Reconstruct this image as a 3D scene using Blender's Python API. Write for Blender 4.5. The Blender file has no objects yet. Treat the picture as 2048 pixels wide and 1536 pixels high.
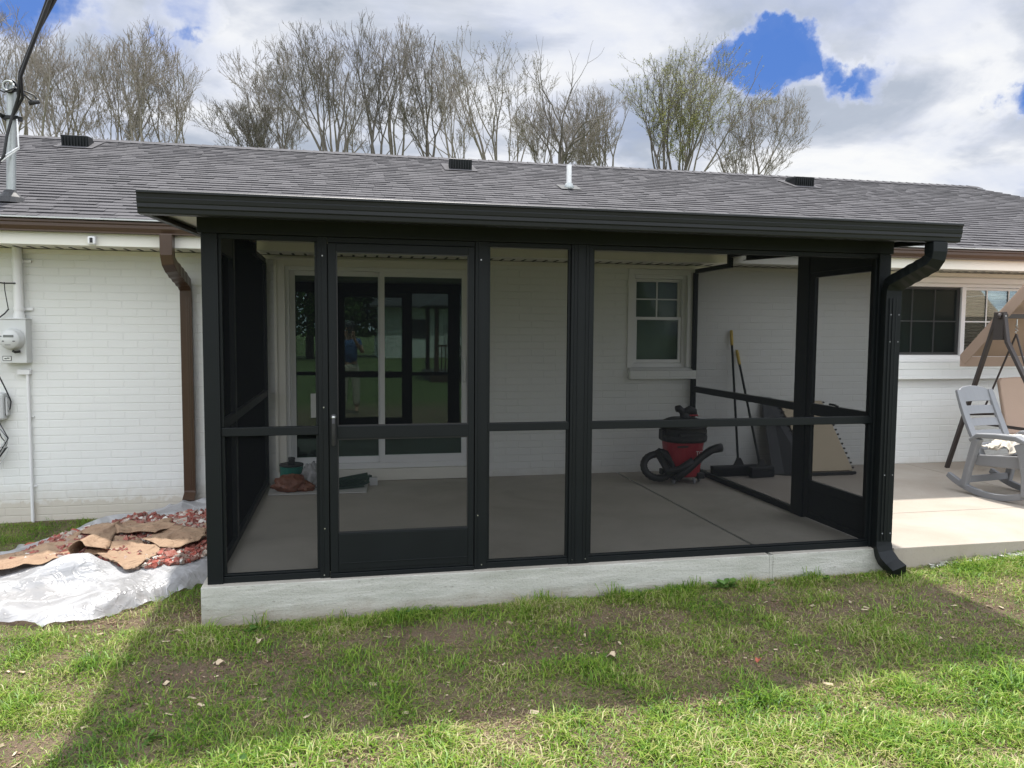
import bpy, math, random
import numpy as np
from mathutils import Vector, Matrix, noise
random.seed(7); rng = np.random.default_rng(7)
S = bpy.context.scene; COL = S.collection
R = math.radians

# ------------------------------------------------------------------ camera
cam = bpy.data.cameras.new('camera'); co = bpy.data.objects.new('camera', cam); COL.objects.link(co)
cam.sensor_width = 36; cam.lens = 27.02; cam.clip_start = 0.02; cam.clip_end = 1500
yaw, pit, rol = 0.20765, -0.0680, 0.00695
fw = Vector((math.sin(yaw)*math.cos(pit), math.cos(yaw)*math.cos(pit), math.sin(pit)))
r0 = Vector((math.cos(yaw), -math.sin(yaw), 0)); u0 = r0.cross(fw)
rr = r0*math.cos(rol)+u0*math.sin(rol); uu = -r0*math.sin(rol)+u0*math.cos(rol)
M = Matrix((rr, uu, -fw)).transposed().to_4x4(); M.translation = (0.8144, -4.6052, 1.47)
co.matrix_world = M; S.camera = co

# ------------------------------------------------------------------ sun, sky, exposure
SUN = 2.7; SKY = 0.10; EXPO = 1.2
SUN_EL = R(65.3)
sd = bpy.data.lights.new('sun', 'SUN'); sd.energy = SUN; sd.angle = R(1.3); sd.color = (1, .955, .89)
so = bpy.data.objects.new('sun', sd); COL.objects.link(so)
so.rotation_euler = Vector((-0.045, -math.cos(SUN_EL), -math.sin(SUN_EL))).to_track_quat('-Z', 'Y').to_euler()
S.view_settings.view_transform = 'Standard'; S.view_settings.look = 'None'
S.view_settings.exposure = EXPO; S.view_settings.gamma = 1
S.cycles.max_bounces = 8; S.cycles.transparent_max_bounces = 16; S.cycles.diffuse_bounces = 4

def node(nt, t, ins=None, **kw):
    n = nt.nodes.new(t)
    for k, v in kw.items(): setattr(n, k, v)
    for k, v in (ins or {}).items():
        if isinstance(v, bpy.types.NodeSocket): nt.links.new(v, n.inputs[k])
        else: n.inputs[k].default_value = v
    return n
def math_(nt, op, a, b=0.0, c=None, clamp=False):
    ins = {0: a, 1: b}
    if c is not None: ins[2] = c
    return node(nt, 'ShaderNodeMath', ins, operation=op, use_clamp=clamp).outputs[0]
def vmath(nt, op, a, b=None):
    n = node(nt, 'ShaderNodeVectorMath', {0: a} if b is None else {0: a, 1: b}, operation=op)
    return n.outputs['Value'] if op in ('LENGTH', 'DISTANCE', 'DOT_PRODUCT') else n.outputs['Vector']
def mixc(nt, f, a, b, bt='MIX'):
    n = nt.nodes.new('ShaderNodeMix'); n.data_type = 'RGBA'; n.blend_type = bt
    for k, v in ((0, f), (6, a), (7, b)):
        if isinstance(v, bpy.types.NodeSocket): nt.links.new(v, n.inputs[k])
        else: n.inputs[k].default_value = v if k == 0 else (tuple(v)+(1,))[:4]
    return n.outputs[2]
def ramp(nt, f, stops, interp='LINEAR'):
    n = nt.nodes.new('ShaderNodeValToRGB'); cr = n.color_ramp; cr.interpolation = interp
    while len(cr.elements) < len(stops): cr.elements.new(0.5)
    for e, (p, c) in zip(cr.elements, stops):
        e.position = p; e.color = (c, c, c, 1) if isinstance(c, (int, float)) else (tuple(c)+(1,))[:4]
    nt.links.new(f, n.inputs[0]); return n.outputs[0]
def noi(nt, vec, scale, detail=4, rough=.55, dist=0.0):
    return node(nt, 'ShaderNodeTexNoise', {'Vector': vec, 'Scale': scale, 'Detail': detail, 'Roughness': rough, 'Distortion': dist}).outputs[0]

W = bpy.data.worlds.new('World'); S.world = W; W.use_nodes = True; nt = W.node_tree; nt.nodes.clear()
sky = node(nt, 'ShaderNodeTexSky', sky_type='NISHITA', sun_disc=False, sun_elevation=SUN_EL, sun_rotation=0.0, air_density=1.0, dust_density=0.6, ozone_density=2.0)
tc = node(nt, 'ShaderNodeTexCoord').outputs['Generated']
sep = node(nt, 'ShaderNodeSeparateXYZ', {0: tc})
zz = math_(nt, 'ADD', math_(nt, 'MAXIMUM', sep.outputs[2], 0.0), 0.16)
pl = node(nt, 'ShaderNodeCombineXYZ', {0: math_(nt, 'DIVIDE', sep.outputs[0], zz), 1: math_(nt, 'DIVIDE', sep.outputs[1], zz), 2: 0.0}).outputs[0]
n1 = noi(nt, pl, 1.15, 9, .56, .25)
n2 = noi(nt, vmath(nt, 'ADD', pl, (7.3, 2.1, 3.0)), 3.1, 8, .6, .3)
dens = math_(nt, 'ADD', math_(nt, 'MULTIPLY', n1, .62), math_(nt, 'MULTIPLY', n2, .38))
dens = math_(nt, 'ADD', dens, .17)
n3 = noi(nt, tc, 10.0, 6, .58); n4 = noi(nt, tc, 4.5, 3, .5)
wob = math_(nt, 'ADD', math_(nt, 'MULTIPLY', math_(nt, 'SUBTRACT', n3, .5), .17), math_(nt, 'MULTIPLY', math_(nt, 'SUBTRACT', n4, .5), .10))
for (cx, cy, cz, rad, am) in [(.420,.850,.314,.026,.34),(.444,.841,.306,.032,.40),(.470,.830,.302,.032,.42),(.494,.818,.300,.034,.44),(.518,.804,.299,.032,.42),(.496,.822,.284,.026,.36),(.538,.791,.291,.026,.36),(.562,.776,.288,.020,.30),
                              (.668,.703,.250,.024,.34),(.684,.690,.243,.032,.42),(.70,.675,.236,.034,.40),(-.34,.88,.338,.046,.34),(-.30,.895,.336,.030,.26),(-.175,.922,.350,.026,.28),(-.187,.93,.314,.016,.22),(-.272,.934,.231,.03,.14),(-.2,.955,.21,.03,.10)]:
    d = vmath(nt, 'DISTANCE', vmath(nt, 'MULTIPLY', tc, (1, 1, 1.25)), (cx, cy, cz*1.25))
    g = math_(nt, 'SUBTRACT', 1.0, math_(nt, 'DIVIDE', math_(nt, 'ADD', d, wob), rad*1.5), clamp=True)
    g = math_(nt, 'MULTIPLY', math_(nt, 'MULTIPLY', g, math_(nt, 'SUBTRACT', 2.0, g)), am*.62)
    dens = math_(nt, 'SUBTRACT', dens, g)
cover = ramp(nt, dens, [(0, 0), (.36, .02), (.47, .25), (.57, .78), (.68, 1)])
thick = math_(nt, 'ADD', dens, math_(nt, 'MULTIPLY', math_(nt, 'SUBTRACT', noi(nt, pl, 1.5, 8, .52, .5), .5), 1.25))
ccol = ramp(nt, thick, [(0, (.95,.99,1.05)), (.50, (1.05,1.06,1.07)), (.58, (.98,1.0,1.04)), (.66, (.76,.80,.89)), (.78, (.54,.60,.71)), (1, (.44,.50,.61))])
lit = math_(nt, 'ADD', math_(nt, 'MULTIPLY', math_(nt, 'SUBTRACT', .25, sep.outputs[1], clamp=True), .62), math_(nt, 'MULTIPLY', math_(nt, 'SUBTRACT', sep.outputs[2], .42, clamp=True), 1.5))   # unseen clouds behind the camera and overhead made brighter as added fill
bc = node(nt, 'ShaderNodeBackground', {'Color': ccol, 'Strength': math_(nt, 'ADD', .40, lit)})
blue = mixc(nt, .85, sky.outputs[0], (.10, .58, 2.35))
bs = node(nt, 'ShaderNodeBackground', {'Color': blue, 'Strength': SKY})
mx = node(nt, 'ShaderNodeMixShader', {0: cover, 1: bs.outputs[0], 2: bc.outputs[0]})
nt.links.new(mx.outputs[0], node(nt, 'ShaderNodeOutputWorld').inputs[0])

# ------------------------------------------------------------------ materials
def srgb(r, g, b): return tuple(((c/255)/12.92 if c/255 <= .04045 else ((c/255+.055)/1.055)**2.4) for c in (r, g, b))
def newmat(name):
    m = bpy.data.materials.new(name); m.use_nodes = True; nt = m.node_tree; nt.nodes.clear()
    out = node(nt, 'ShaderNodeOutputMaterial'); return m, nt, out
def geo(nt): return node(nt, 'ShaderNodeNewGeometry')
def pbsdf(nt, out, col, rough=.6, metal=0., bump=None, dist=.004, strength=.6, **kw):
    b = nt.nodes.new('ShaderNodeBsdfPrincipled')
    for k, v in (('Base Color', col), ('Roughness', rough), ('Metallic', metal)):
        if isinstance(v, bpy.types.NodeSocket): nt.links.new(v, b.inputs[k])
        else: b.inputs[k].default_value = (tuple(v)+(1,))[:4] if k == 'Base Color' else v
    for k, v in kw.items(): b.inputs[k.replace('_', ' ')].default_value = v
    if bump is not None:
        bn = node(nt, 'ShaderNodeBump', {'Height': bump, 'Distance': dist, 'Strength': strength}); nt.links.new(bn.outputs[0], b.inputs['Normal'])
    nt.links.new(b.outputs[0], out.inputs[0]); return b
def simple(name, col, rough=.5, metal=0., var=.12, scale=8., bumps=.15, dist=.002, island=False, **kw):
    m, nt, out = newmat(name); P = geo(nt).outputs['Position']
    n = noi(nt, P, scale, 6, .6)
    f = math_(nt, 'ADD', math_(nt, 'MULTIPLY', n, 2*var), 1-var)
    if island: f = math_(nt, 'MULTIPLY', f, math_(nt, 'ADD', math_(nt, 'MULTIPLY', geo(nt).outputs['Random Per Island'], .5), .75))
    c = mixc(nt, 1.0, col, (1,1,1), 'MULTIPLY')
    vs = node(nt, 'ShaderNodeVectorMath', {0: c, 'Scale': f}, operation='SCALE').outputs[0]
    rg = math_(nt, 'ADD', rough-.08, math_(nt, 'MULTIPLY', n, .16))
    pbsdf(nt, out, vs, rg, metal, noi(nt, P, scale*9, 3) if bumps else None, dist, bumps, **kw); return m

def brick_mat():
    m, nt, out = newmat('painted_brick'); g = geo(nt); P = g.outputs['Position']
    s = node(nt, 'ShaderNodeSeparateXYZ', {0: P})
    wob = noi(nt, P, 2.2, 3); 
    v = node(nt, 'ShaderNodeCombineXYZ', {0: math_(nt, 'ADD', s.outputs[0], s.outputs[1]), 1: math_(nt, 'ADD', s.outputs[2], math_(nt, 'MULTIPLY', wob, .006)), 2: 0.0}).outputs[0]
    b = node(nt, 'ShaderNodeTexBrick', {'Vector': v, 'Scale': 1.0, 'Mortar Size': .006, 'Mortar Smooth': .5, 'Bias': 0.0, 'Brick Width': .255, 'Row Height': .072, 'Color1': (.0,.0,.0,1), 'Color2': (1,1,1,1), 'Mortar': (.5,.5,.5,1)}, offset=.5)
    big = noi(nt, P, 1.1, 5); fine = noi(nt, P, 60, 5, .7); mid = noi(nt, P, 14, 4, .6)
    tone = math_(nt, 'MULTIPLY', node(nt, 'ShaderNodeSeparateColor', {0: b.outputs[0]}).outputs[0], .035)
    c = mixc(nt, big, (.745,.755,.72), (.79,.795,.765))
    c = mixc(nt, math_(nt, 'ADD', tone, math_(nt, 'MULTIPLY', fine, .06)), c, (.55,.55,.52))
    c = mixc(nt, math_(nt, 'MULTIPLY', b.outputs['Fac'], .02), c, (.5,.5,.48))
    chips = ramp(nt, noi(nt, P, 30, 3, .7), [(0, 0), (.735, 0), (.76, 1)])
    low = ramp(nt, math_(nt, 'ADD', s.outputs[2], math_(nt, 'MULTIPLY', mid, .22)), [(0, 1), (.02, .6), (.2, 0)])   # soil splashed on the foot of the wall
    c = mixc(nt, math_(nt, 'MULTIPLY', chips, .25), c, (.42,.4,.36))
    c = mixc(nt, math_(nt, 'MULTIPLY', low, .55), c, (.42,.34,.22))
    h = math_(nt, 'ADD', math_(nt, 'MULTIPLY', math_(nt, 'SUBTRACT', 1.0, b.outputs['Fac']), 1.0), math_(nt, 'ADD', math_(nt, 'MULTIPLY', fine, .18), math_(nt, 'MULTIPLY', mid, .8)))
    h = math_(nt, 'ADD', h, math_(nt, 'MULTIPLY', node(nt, 'ShaderNodeSeparateColor', {0: b.outputs[0]}).outputs[0], .35))
    pbsdf(nt, out, c, .5, 0, h, .0038, .65); return m
def concrete_mat(name, a, b_, stain=(.2,.17,.13), board=False):
    m, nt, out = newmat(name); P = geo(nt).outputs['Position']
    n = noi(nt, P, 1.3, 7, .6, .3); f = noi(nt, P, 70, 5, .7)
    if board:
        st = vmath(nt, 'MULTIPLY', P, (1.0, 1.0, 9.0)); n = noi(nt, st, 2.2, 7, .62, .4)
    c = mixc(nt, ramp(nt, n, [(.3, 0), (.7, 1)]), a, b_)
    s2 = ramp(nt, noi(nt, P, .9, 5, .6, .8), [(0, 0), (.52, 0), (.72, 1)])
    c = mixc(nt, math_(nt, 'MULTIPLY', s2, .35), c, stain)
    c = mixc(nt, ramp(nt, f, [(.55, 0), (.75, .3)]), c, (.13,.12,.1))
    if board:
        pits = ramp(nt, noi(nt, vmath(nt, 'MULTIPLY', P, (1, 1, 3)), 26, 3, .6), [(.62, 0), (.7, .5)])
        c = mixc(nt, pits, c, (.14,.12,.09))
        sp = node(nt, 'ShaderNodeSeparateXYZ', {0: P})
        lo = ramp(nt, math_(nt, 'ADD', sp.outputs[2], math_(nt, 'ADD', math_(nt, 'MULTIPLY', noi(nt, P, 9, 4), .12), .19)), [(0, 1), (.05, .8), (.13, 0)])
        c = mixc(nt, math_(nt, 'MULTIPLY', lo, .6), c, (.22,.16,.1))
    pbsdf(nt, out, c, .85, 0, math_(nt, 'ADD', f, n), .004 if not board else .012, .5); return m
def screen_mat():
    m, nt, out = newmat('insect_screen'); g = geo(nt)
    d = math_(nt, 'MAXIMUM', math_(nt, 'ABSOLUTE', vmath(nt, 'DOT_PRODUCT', g.outputs['Incoming'], g.outputs['Normal'])), .03)
    t = math_(nt, 'MULTIPLY', math_(nt, 'SUBTRACT', 1.0, math_(nt, 'DIVIDE', .19, d), clamp=True), .71)
    tr = node(nt, 'ShaderNodeBsdfTransparent')
    p = node(nt, 'ShaderNodeBsdfDiffuse', {'Color': (.012,.013,.014,1)})
    mx = node(nt, 'ShaderNodeMixShader', {0: t, 1: p.outputs[0], 2: tr.outputs[0]})
    nt.links.new(mx.outputs[0], out.inputs[0]); return m
def glass_mat(name, tint, refl=1.0, wav=.0, gc=(.78,1.0,.94)):
    m, nt, out = newmat(name)
    fr = node(nt, 'ShaderNodeFresnel', {'IOR': 1.5}).outputs[0]
    g = node(nt, 'ShaderNodeBsdfGlossy', {'Roughness': .0, 'Color': tuple(gc)+(1,)})
    if wav:
        bn = node(nt, 'ShaderNodeBump', {'Height': noi(nt, geo(nt).outputs['Position'], 1.2, 1), 'Distance': wav, 'Strength': 1.0}); nt.links.new(bn.outputs[0], g.inputs['Normal'])
    t = node(nt, 'ShaderNodeBsdfTransparent', {'Color': tuple(tint)+(1,)})
    mx = node(nt, 'ShaderNodeMixShader', {0: math_(nt, 'MULTIPLY', fr, refl, clamp=True), 1: t.outputs[0], 2: g.outputs[0]})
    nt.links.new(mx.outputs[0], out.inputs[0]); return m
def shingle_mat():
    m, nt, out = newmat('asphalt_shingle'); g = geo(nt); P = g.outputs['Position']; r = g.outputs['Random Per Island']
    c = ramp(nt, r, [(0, (.043,.041,.046)), (.35, (.050,.047,.053)), (.7, (.055,.052,.058)), (1, (.062,.059,.065))])
    sp = noi(nt, P, 260, 2, .7); big = noi(nt, P, .8, 4)
    c = mixc(nt, ramp(nt, sp, [(.4, 0), (.75, .35)]), c, (.18,.175,.175))
    c = mixc(nt, ramp(nt, big, [(.4, 0), (.7, .2)]), c, (.05,.048,.05))
    pbsdf(nt, out, c, .92, 0, sp, .003, .7); return m
def ground_mat():
    m, nt, out = newmat('lawn_soil'); P = geo(nt).outputs['Position']
    n = noi(nt, P, 3.0, 8, .65, .4); f = noi(nt, P, 42, 6, .75); b = noi(nt, P, .5, 5, .6)
    c = mixc(nt, ramp(nt, n, [(.35, 0), (.65, 1)]), (.15,.095,.06), (.26,.18,.12))
    c = mixc(nt, ramp(nt, f, [(.42, 0), (.72, .6)]), c, (.13,.13,.055))
    s = node(nt, 'ShaderNodeSeparateXYZ', {0: P})
    far = ramp(nt, math_(nt, 'DIVIDE', vmath(nt, 'LENGTH', vmath(nt, 'SUBTRACT', P, (2.0, 1.0, 0.0))), 12.0), [(0, 0), (.55, 0), (.75, 1)])
    gr = mixc(nt, b, (.075,.12,.025), (.13,.17,.045))
    c = mixc(nt, far, c, gr); g2 = noi(nt, P, 160, 4, .75)
    c = mixc(nt, ramp(nt, g2, [(.35, .55), (.55, 0)]), c, (.06,.04,.026)); c = mixc(nt, ramp(nt, g2, [(.6, 0), (.72, .5)]), c, (.36,.28,.19))
    pbsdf(nt, out, c, .95, 0, math_(nt, 'ADD', math_(nt, 'ADD', f, n), math_(nt, 'MULTIPLY', g2, .35)), .03, .9); return m
def blade_mat(name, stops):
    m, nt, out = newmat(name); g = geo(nt); P = g.outputs['Position']; r = g.outputs['Random Per Island']
    n = noi(nt, P, 1.6, 5, .6); 
    n5 = noi(nt, P, 7.0, 4, .6)
    f = math_(nt, 'ADD', math_(nt, 'MULTIPLY', r, .72), math_(nt, 'MULTIPLY', math_(nt, 'SUBTRACT', n, .5), 1.5))
    f = math_(nt, 'ADD', math_(nt, 'ADD', f, math_(nt, 'MULTIPLY', math_(nt, 'SUBTRACT', n5, .5), .5)), .18)
    c = ramp(nt, f, stops)
    d = node(nt, 'ShaderNodeBsdfDiffuse', {'Color': c}); t = node(nt, 'ShaderNodeBsdfTranslucent', {'Color': c})
    gl = node(nt, 'ShaderNodeBsdfGlossy', {'Roughness': .45, 'Color': (.8,.85,.8,1)})
    a = node(nt, 'ShaderNodeMixShader', {0: .32, 1: d.outputs[0], 2: t.outputs[0]})
    a = node(nt, 'ShaderNodeMixShader', {0: .025, 1: a.outputs[0], 2: gl.outputs[0]})
    nt.links.new(a.outputs[0], out.inputs[0]); return m
def plastic_sheet_mat(name, col=(.78,.79,.82), op=.55):
    m, nt, out = newmat(name); P = geo(nt).outputs['Position']
    w1 = noi(nt, P, 3.2, 3, .45, 1.2); w2 = noi(nt, P, 9, 3, .5, 1.0); w3 = noi(nt, P, 5.5, 2, .5, 2.2)
    rid = math_(nt, 'SUBTRACT', 1.0, math_(nt, 'MULTIPLY', math_(nt, 'ABSOLUTE', math_(nt, 'SUBTRACT', w1, .5)), 9.0), clamp=True)
    cr = math_(nt, 'SUBTRACT', 1.0, math_(nt, 'MULTIPLY', math_(nt, 'ABSOLUTE', math_(nt, 'SUBTRACT', w3, .5)), 16.0), clamp=True)
    h = math_(nt, 'ADD', math_(nt, 'ADD', math_(nt, 'MULTIPLY', rid, .6), math_(nt, 'MULTIPLY', cr, .45)), math_(nt, 'ADD', w1, math_(nt, 'MULTIPLY', w2, .5)))
    bn = node(nt, 'ShaderNodeBump', {'Height': h, 'Distance': .012, 'Strength': .55}).outputs[0]
    d = node(nt, 'ShaderNodeBsdfDiffuse', {'Color': tuple(col)+(1,), 'Normal': bn})
    tl = node(nt, 'ShaderNodeBsdfTranslucent', {'Color': tuple(col)+(1,), 'Normal': bn})
    gl = node(nt, 'ShaderNodeBsdfGlossy', {'Roughness': .36, 'Normal': bn})
    tr = node(nt, 'ShaderNodeBsdfTransparent', {'Color': (.95,.95,.97,1)})
    a = node(nt, 'ShaderNodeMixShader', {0: .35, 1: d.outputs[0], 2: tl.outputs[0]})
    a = node(nt, 'ShaderNodeMixShader', {0: math_(nt, 'ADD', op, math_(nt, 'MULTIPLY', rid, .3), clamp=True), 1: tr.outputs[0], 2: a.outputs[0]})
    a = node(nt, 'ShaderNodeMixShader', {0: .07, 1: a.outputs[0], 2: gl.outputs[0]})
    nt.links.new(a.outputs[0], out.inputs[0]); return m
def paper_mat():
    m, nt, out = newmat('kraft_paper'); P = geo(nt).outputs['Position']
    n = noi(nt, P, 3.5, 6, .6, .6); f = noi(nt, P, 80, 4)
    c = mixc(nt, ramp(nt, n, [(.35, 0), (.7, 1)]), (.27,.17,.105), (.36,.245,.155))
    c = mixc(nt, math_(nt, 'MULTIPLY', f, .2), c, (.3,.19,.11))
    pbsdf(nt, out, c, .8, 0, math_(nt, 'ADD', math_(nt, 'ABSOLUTE', math_(nt, 'SUBTRACT', noi(nt, P, 5, 3, .5, 1.0), .5)), math_(nt, 'MULTIPLY', math_(nt, 'ABSOLUTE', math_(nt, 'SUBTRACT', noi(nt, P, 15, 3, .5, .6), .5)), .4)), .06, .8); return m
def rubble_mat():
    m, nt, out = newmat('brick_rubble'); g = geo(nt); r = g.outputs['Random Per Island']; P = g.outputs['Position']
    c = ramp(nt, r, [(0, (.22,.05,.036)), (.3, (.30,.085,.06)), (.5, (.17,.065,.048)), (.62, (.36,.26,.21)), (.75, (.42,.36,.30)), (.87, (.60,.57,.52)), (.92, (.36,.08,.055))], 'CONSTANT')
    c = mixc(nt, ramp(nt, noi(nt, P, 45, 4, .7), [(.45, 0), (.75, .5)]), c, (.5,.42,.36))
    pbsdf(nt, out, c, .9, 0, noi(nt, P, 120, 4), .004, .7); return m

MT = {}
MT['brick'] = brick_mat(); MT['screen'] = screen_mat(); MT['shingle'] = shingle_mat(); MT['ground'] = ground_mat()
MT['cut'] = simple('shingle_edge_shade', (.016,.015,.016), .9, 0, .1, 3, 0)  # near-black asphalt edge, with the course shadow line painted into its colour
MT['slab'] = concrete_mat('porch_concrete', (.37,.345,.29), (.46,.43,.37))
MT['patio'] = concrete_mat('patio_concrete', (.33,.285,.23), (.40,.355,.30), (.27,.21,.16))
MT['edge'] = concrete_mat('formed_concrete', (.38,.38,.33), (.58,.57,.52), (.30,.31,.25), board=True)
MT['black'] = simple('black_aluminium', (.0075,.0095,.0105), .46, 0, .15, 3, .06, .001, Specular_IOR_Level=.22)
MT['bronze'] = simple('dark_bronze_aluminium', (.015,.0165,.0175), .42, 0, .12, 2, .05, .001, Specular_IOR_Level=.28)
MT['brown'] = simple('brown_aluminium', (.062,.034,.019), .34, 0, .15, 4, .06, .001)
MT['cream'] = simple('cream_vinyl', (.76,.74,.66), .45, 0, .04, 2, .05, .001)
MT['white'] = simple('white_vinyl', (.80,.80,.79), .35, 0, .04, 3, .04, .001)
MT['ceil'] = simple('roof_panel_white', (.62,.61,.53), .5, 0, .04, 2, .04, .001)
MT['glass'] = glass_mat('door_glass', (.55,.70,.64), 3.0, .0005)
MT['wglass'] = glass_mat('window_glass', (.80,.86,.83), .4, .0005, (.95,.98,1))
MT['blind'] = simple('window_blind', (.40,.45,.41), .7, 0, .05, 4, .0)
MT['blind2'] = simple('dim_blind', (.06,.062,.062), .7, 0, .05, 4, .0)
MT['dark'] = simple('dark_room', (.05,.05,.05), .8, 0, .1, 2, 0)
MT['roomfloor'] = simple('room_floor', (.12,.09,.07), .6, 0, .2, 2, 0)
MT['galv'] = simple('galvanised_steel', (.42,.44,.43), .45, .55, .2, 12, .08, .001)
MT['metergrey'] = simple('meter_grey', (.62,.63,.61), .45, 0, .06, 6, .05, .001)
MT['lightgrey'] = simple('light_grey_plastic', (.52,.53,.52), .45, 0, .08, 6, .05, .001)
MT['rubber'] = simple('black_rubber', (.018,.018,.019), .5, 0, .2, 10, .1)
MT['red'] = simple('red_plastic', (.34,.022,.034), .4, 0, .08, 5, .04, .001)
MT['greyplastic'] = simple('grey_resin', (.23,.235,.245), .5, 0, .06, 5, .1, .001)
MT['tan'] = simple('tan_canvas', (.40,.29,.22), .85, 0, .08, 5, .3, .002)
MT['swing'] = simple('dark_brown_steel', (.055,.045,.042), .4, .2, .15, 5, .05, .001)
MT['cot'] = simple('beige_cot_fabric', (.48,.40,.28), .8, 0, .06, 5, .3, .002)
MT['cloth'] = simple('canvas_drop_cloth', (.62,.57,.49), .85, 0, .1, 7, .35, .003)
MT['yellow'] = simple('yellow_grip', (.62,.44,.08), .5, 0, .1, 7, .05)
MT['bristle'] = simple('black_bristles', (.014,.014,.016), .85, 0, .3, 60, .6, .004)
MT['teal'] = simple('teal_label', (.01,.17,.13), .4, 0, .08, 7, .02)
MT['board'] = simple('white_panel', (.55,.55,.52), .6, 0, .06, 4, .1)
MT['darkgreen'] = simple('dark_green_scrap', (.04,.07,.055), .35, .3, .2, 9, .1)
MT['plasticsheet'] = plastic_sheet_mat('clear_plastic_sheeting', (.62,.62,.63), .60)
MT['baggy'] = plastic_sheet_mat('clear_bag', (.6,.6,.6), .5)
MT['redbag'] = plastic_sheet_mat('red_brown_bag', (.34,.13,.07), .92)
MT['paper'] = paper_mat(); MT['rubble'] = rubble_mat()
MT['grass'] = blade_mat('grass_blades', [(0, (.05,.115,.018)), (.28, (.10,.21,.02)), (.54, (.185,.31,.03)), (.72, (.27,.355,.06)), (.85, (.37,.36,.13)), (1, (.47,.41,.23))])
MT['thatch'] = blade_mat('dry_thatch', [(0, (.07,.10,.025)), (.25, (.13,.15,.04)), (.45, (.20,.17,.08)), (.75, (.31,.25,.13)), (1, (.44,.36,.21))])
MT['weed'] = blade_mat('weed_leaves', [(0, (.05,.12,.02)), (.5, (.085,.18,.035)), (1, (.13,.24,.05))])
MT['bark'] = simple('grey_bark', (.20,.175,.145), .9, 0, .3, 3, .5, .01)
MT['bark2'] = simple('dark_bark', (.12,.104,.088), .9, 0, .3, 3, .5, .01)
MT['twig'] = simple('twig_bark', (.21,.18,.15), .9, 0, .2, 3, 0)
MT['bud'] = blade_mat('spring_buds', [(0, (.09,.09,.02)), (.5, (.18,.19,.04)), (1, (.28,.28,.07))])
MT['tip'] = blade_mat('grey_buds', [(0, (.06,.05,.035)), (.5, (.09,.085,.045)), (1, (.13,.13,.06))])
MT['evergreen'] = blade_mat('evergreen_leaf', [(0, (.035,.07,.02)), (.5, (.06,.11,.03)), (1, (.10,.15,.045))])
MT['straw'] = simple('dry_wood_chip', (.48,.38,.26), .9, 0, .2, 30, .2, island=True)
MT['crumb'] = simple('soil_crumb', (.19,.125,.08), .95, 0, .2, 30, .3, island=True)
MT['skin'] = simple('skin', (.45,.26,.18), .5, 0, .05, 6, .1, .001)
MT['blueshirt'] = simple('blue_cotton', (.05,.10,.24), .85, 0, .08, 9, .2)
MT['khaki'] = simple('light_khaki', (.5,.46,.38), .85, 0, .08, 9, .2)
MT['paint'] = simple('white_siding', (.78,.79,.78), .5, 0, .05, 2, .05)
MT['wood'] = simple('dark_stained_wood', (.07,.04,.025), .6, 0, .2, 3, .1)
MT['chrome'] = simple('bright_steel', (.6,.6,.58), .3, .8, .1, 9, .0)
MT['sticker'] = simple('white_paper', (.75,.76,.72), .6, 0, .03, 9, .0)
MT['ink'] = simple('dark_ink', (.03,.03,.035), .6, 0, .05, 9, .0)
MT['lcd'] = simple('display_grey', (.16,.17,.16), .3, 0, .05, 9, .0)
MT['brickred'] = simple('whole_red_brick', (.4,.11,.07), .9, 0, .2, 25, .4)

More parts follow.
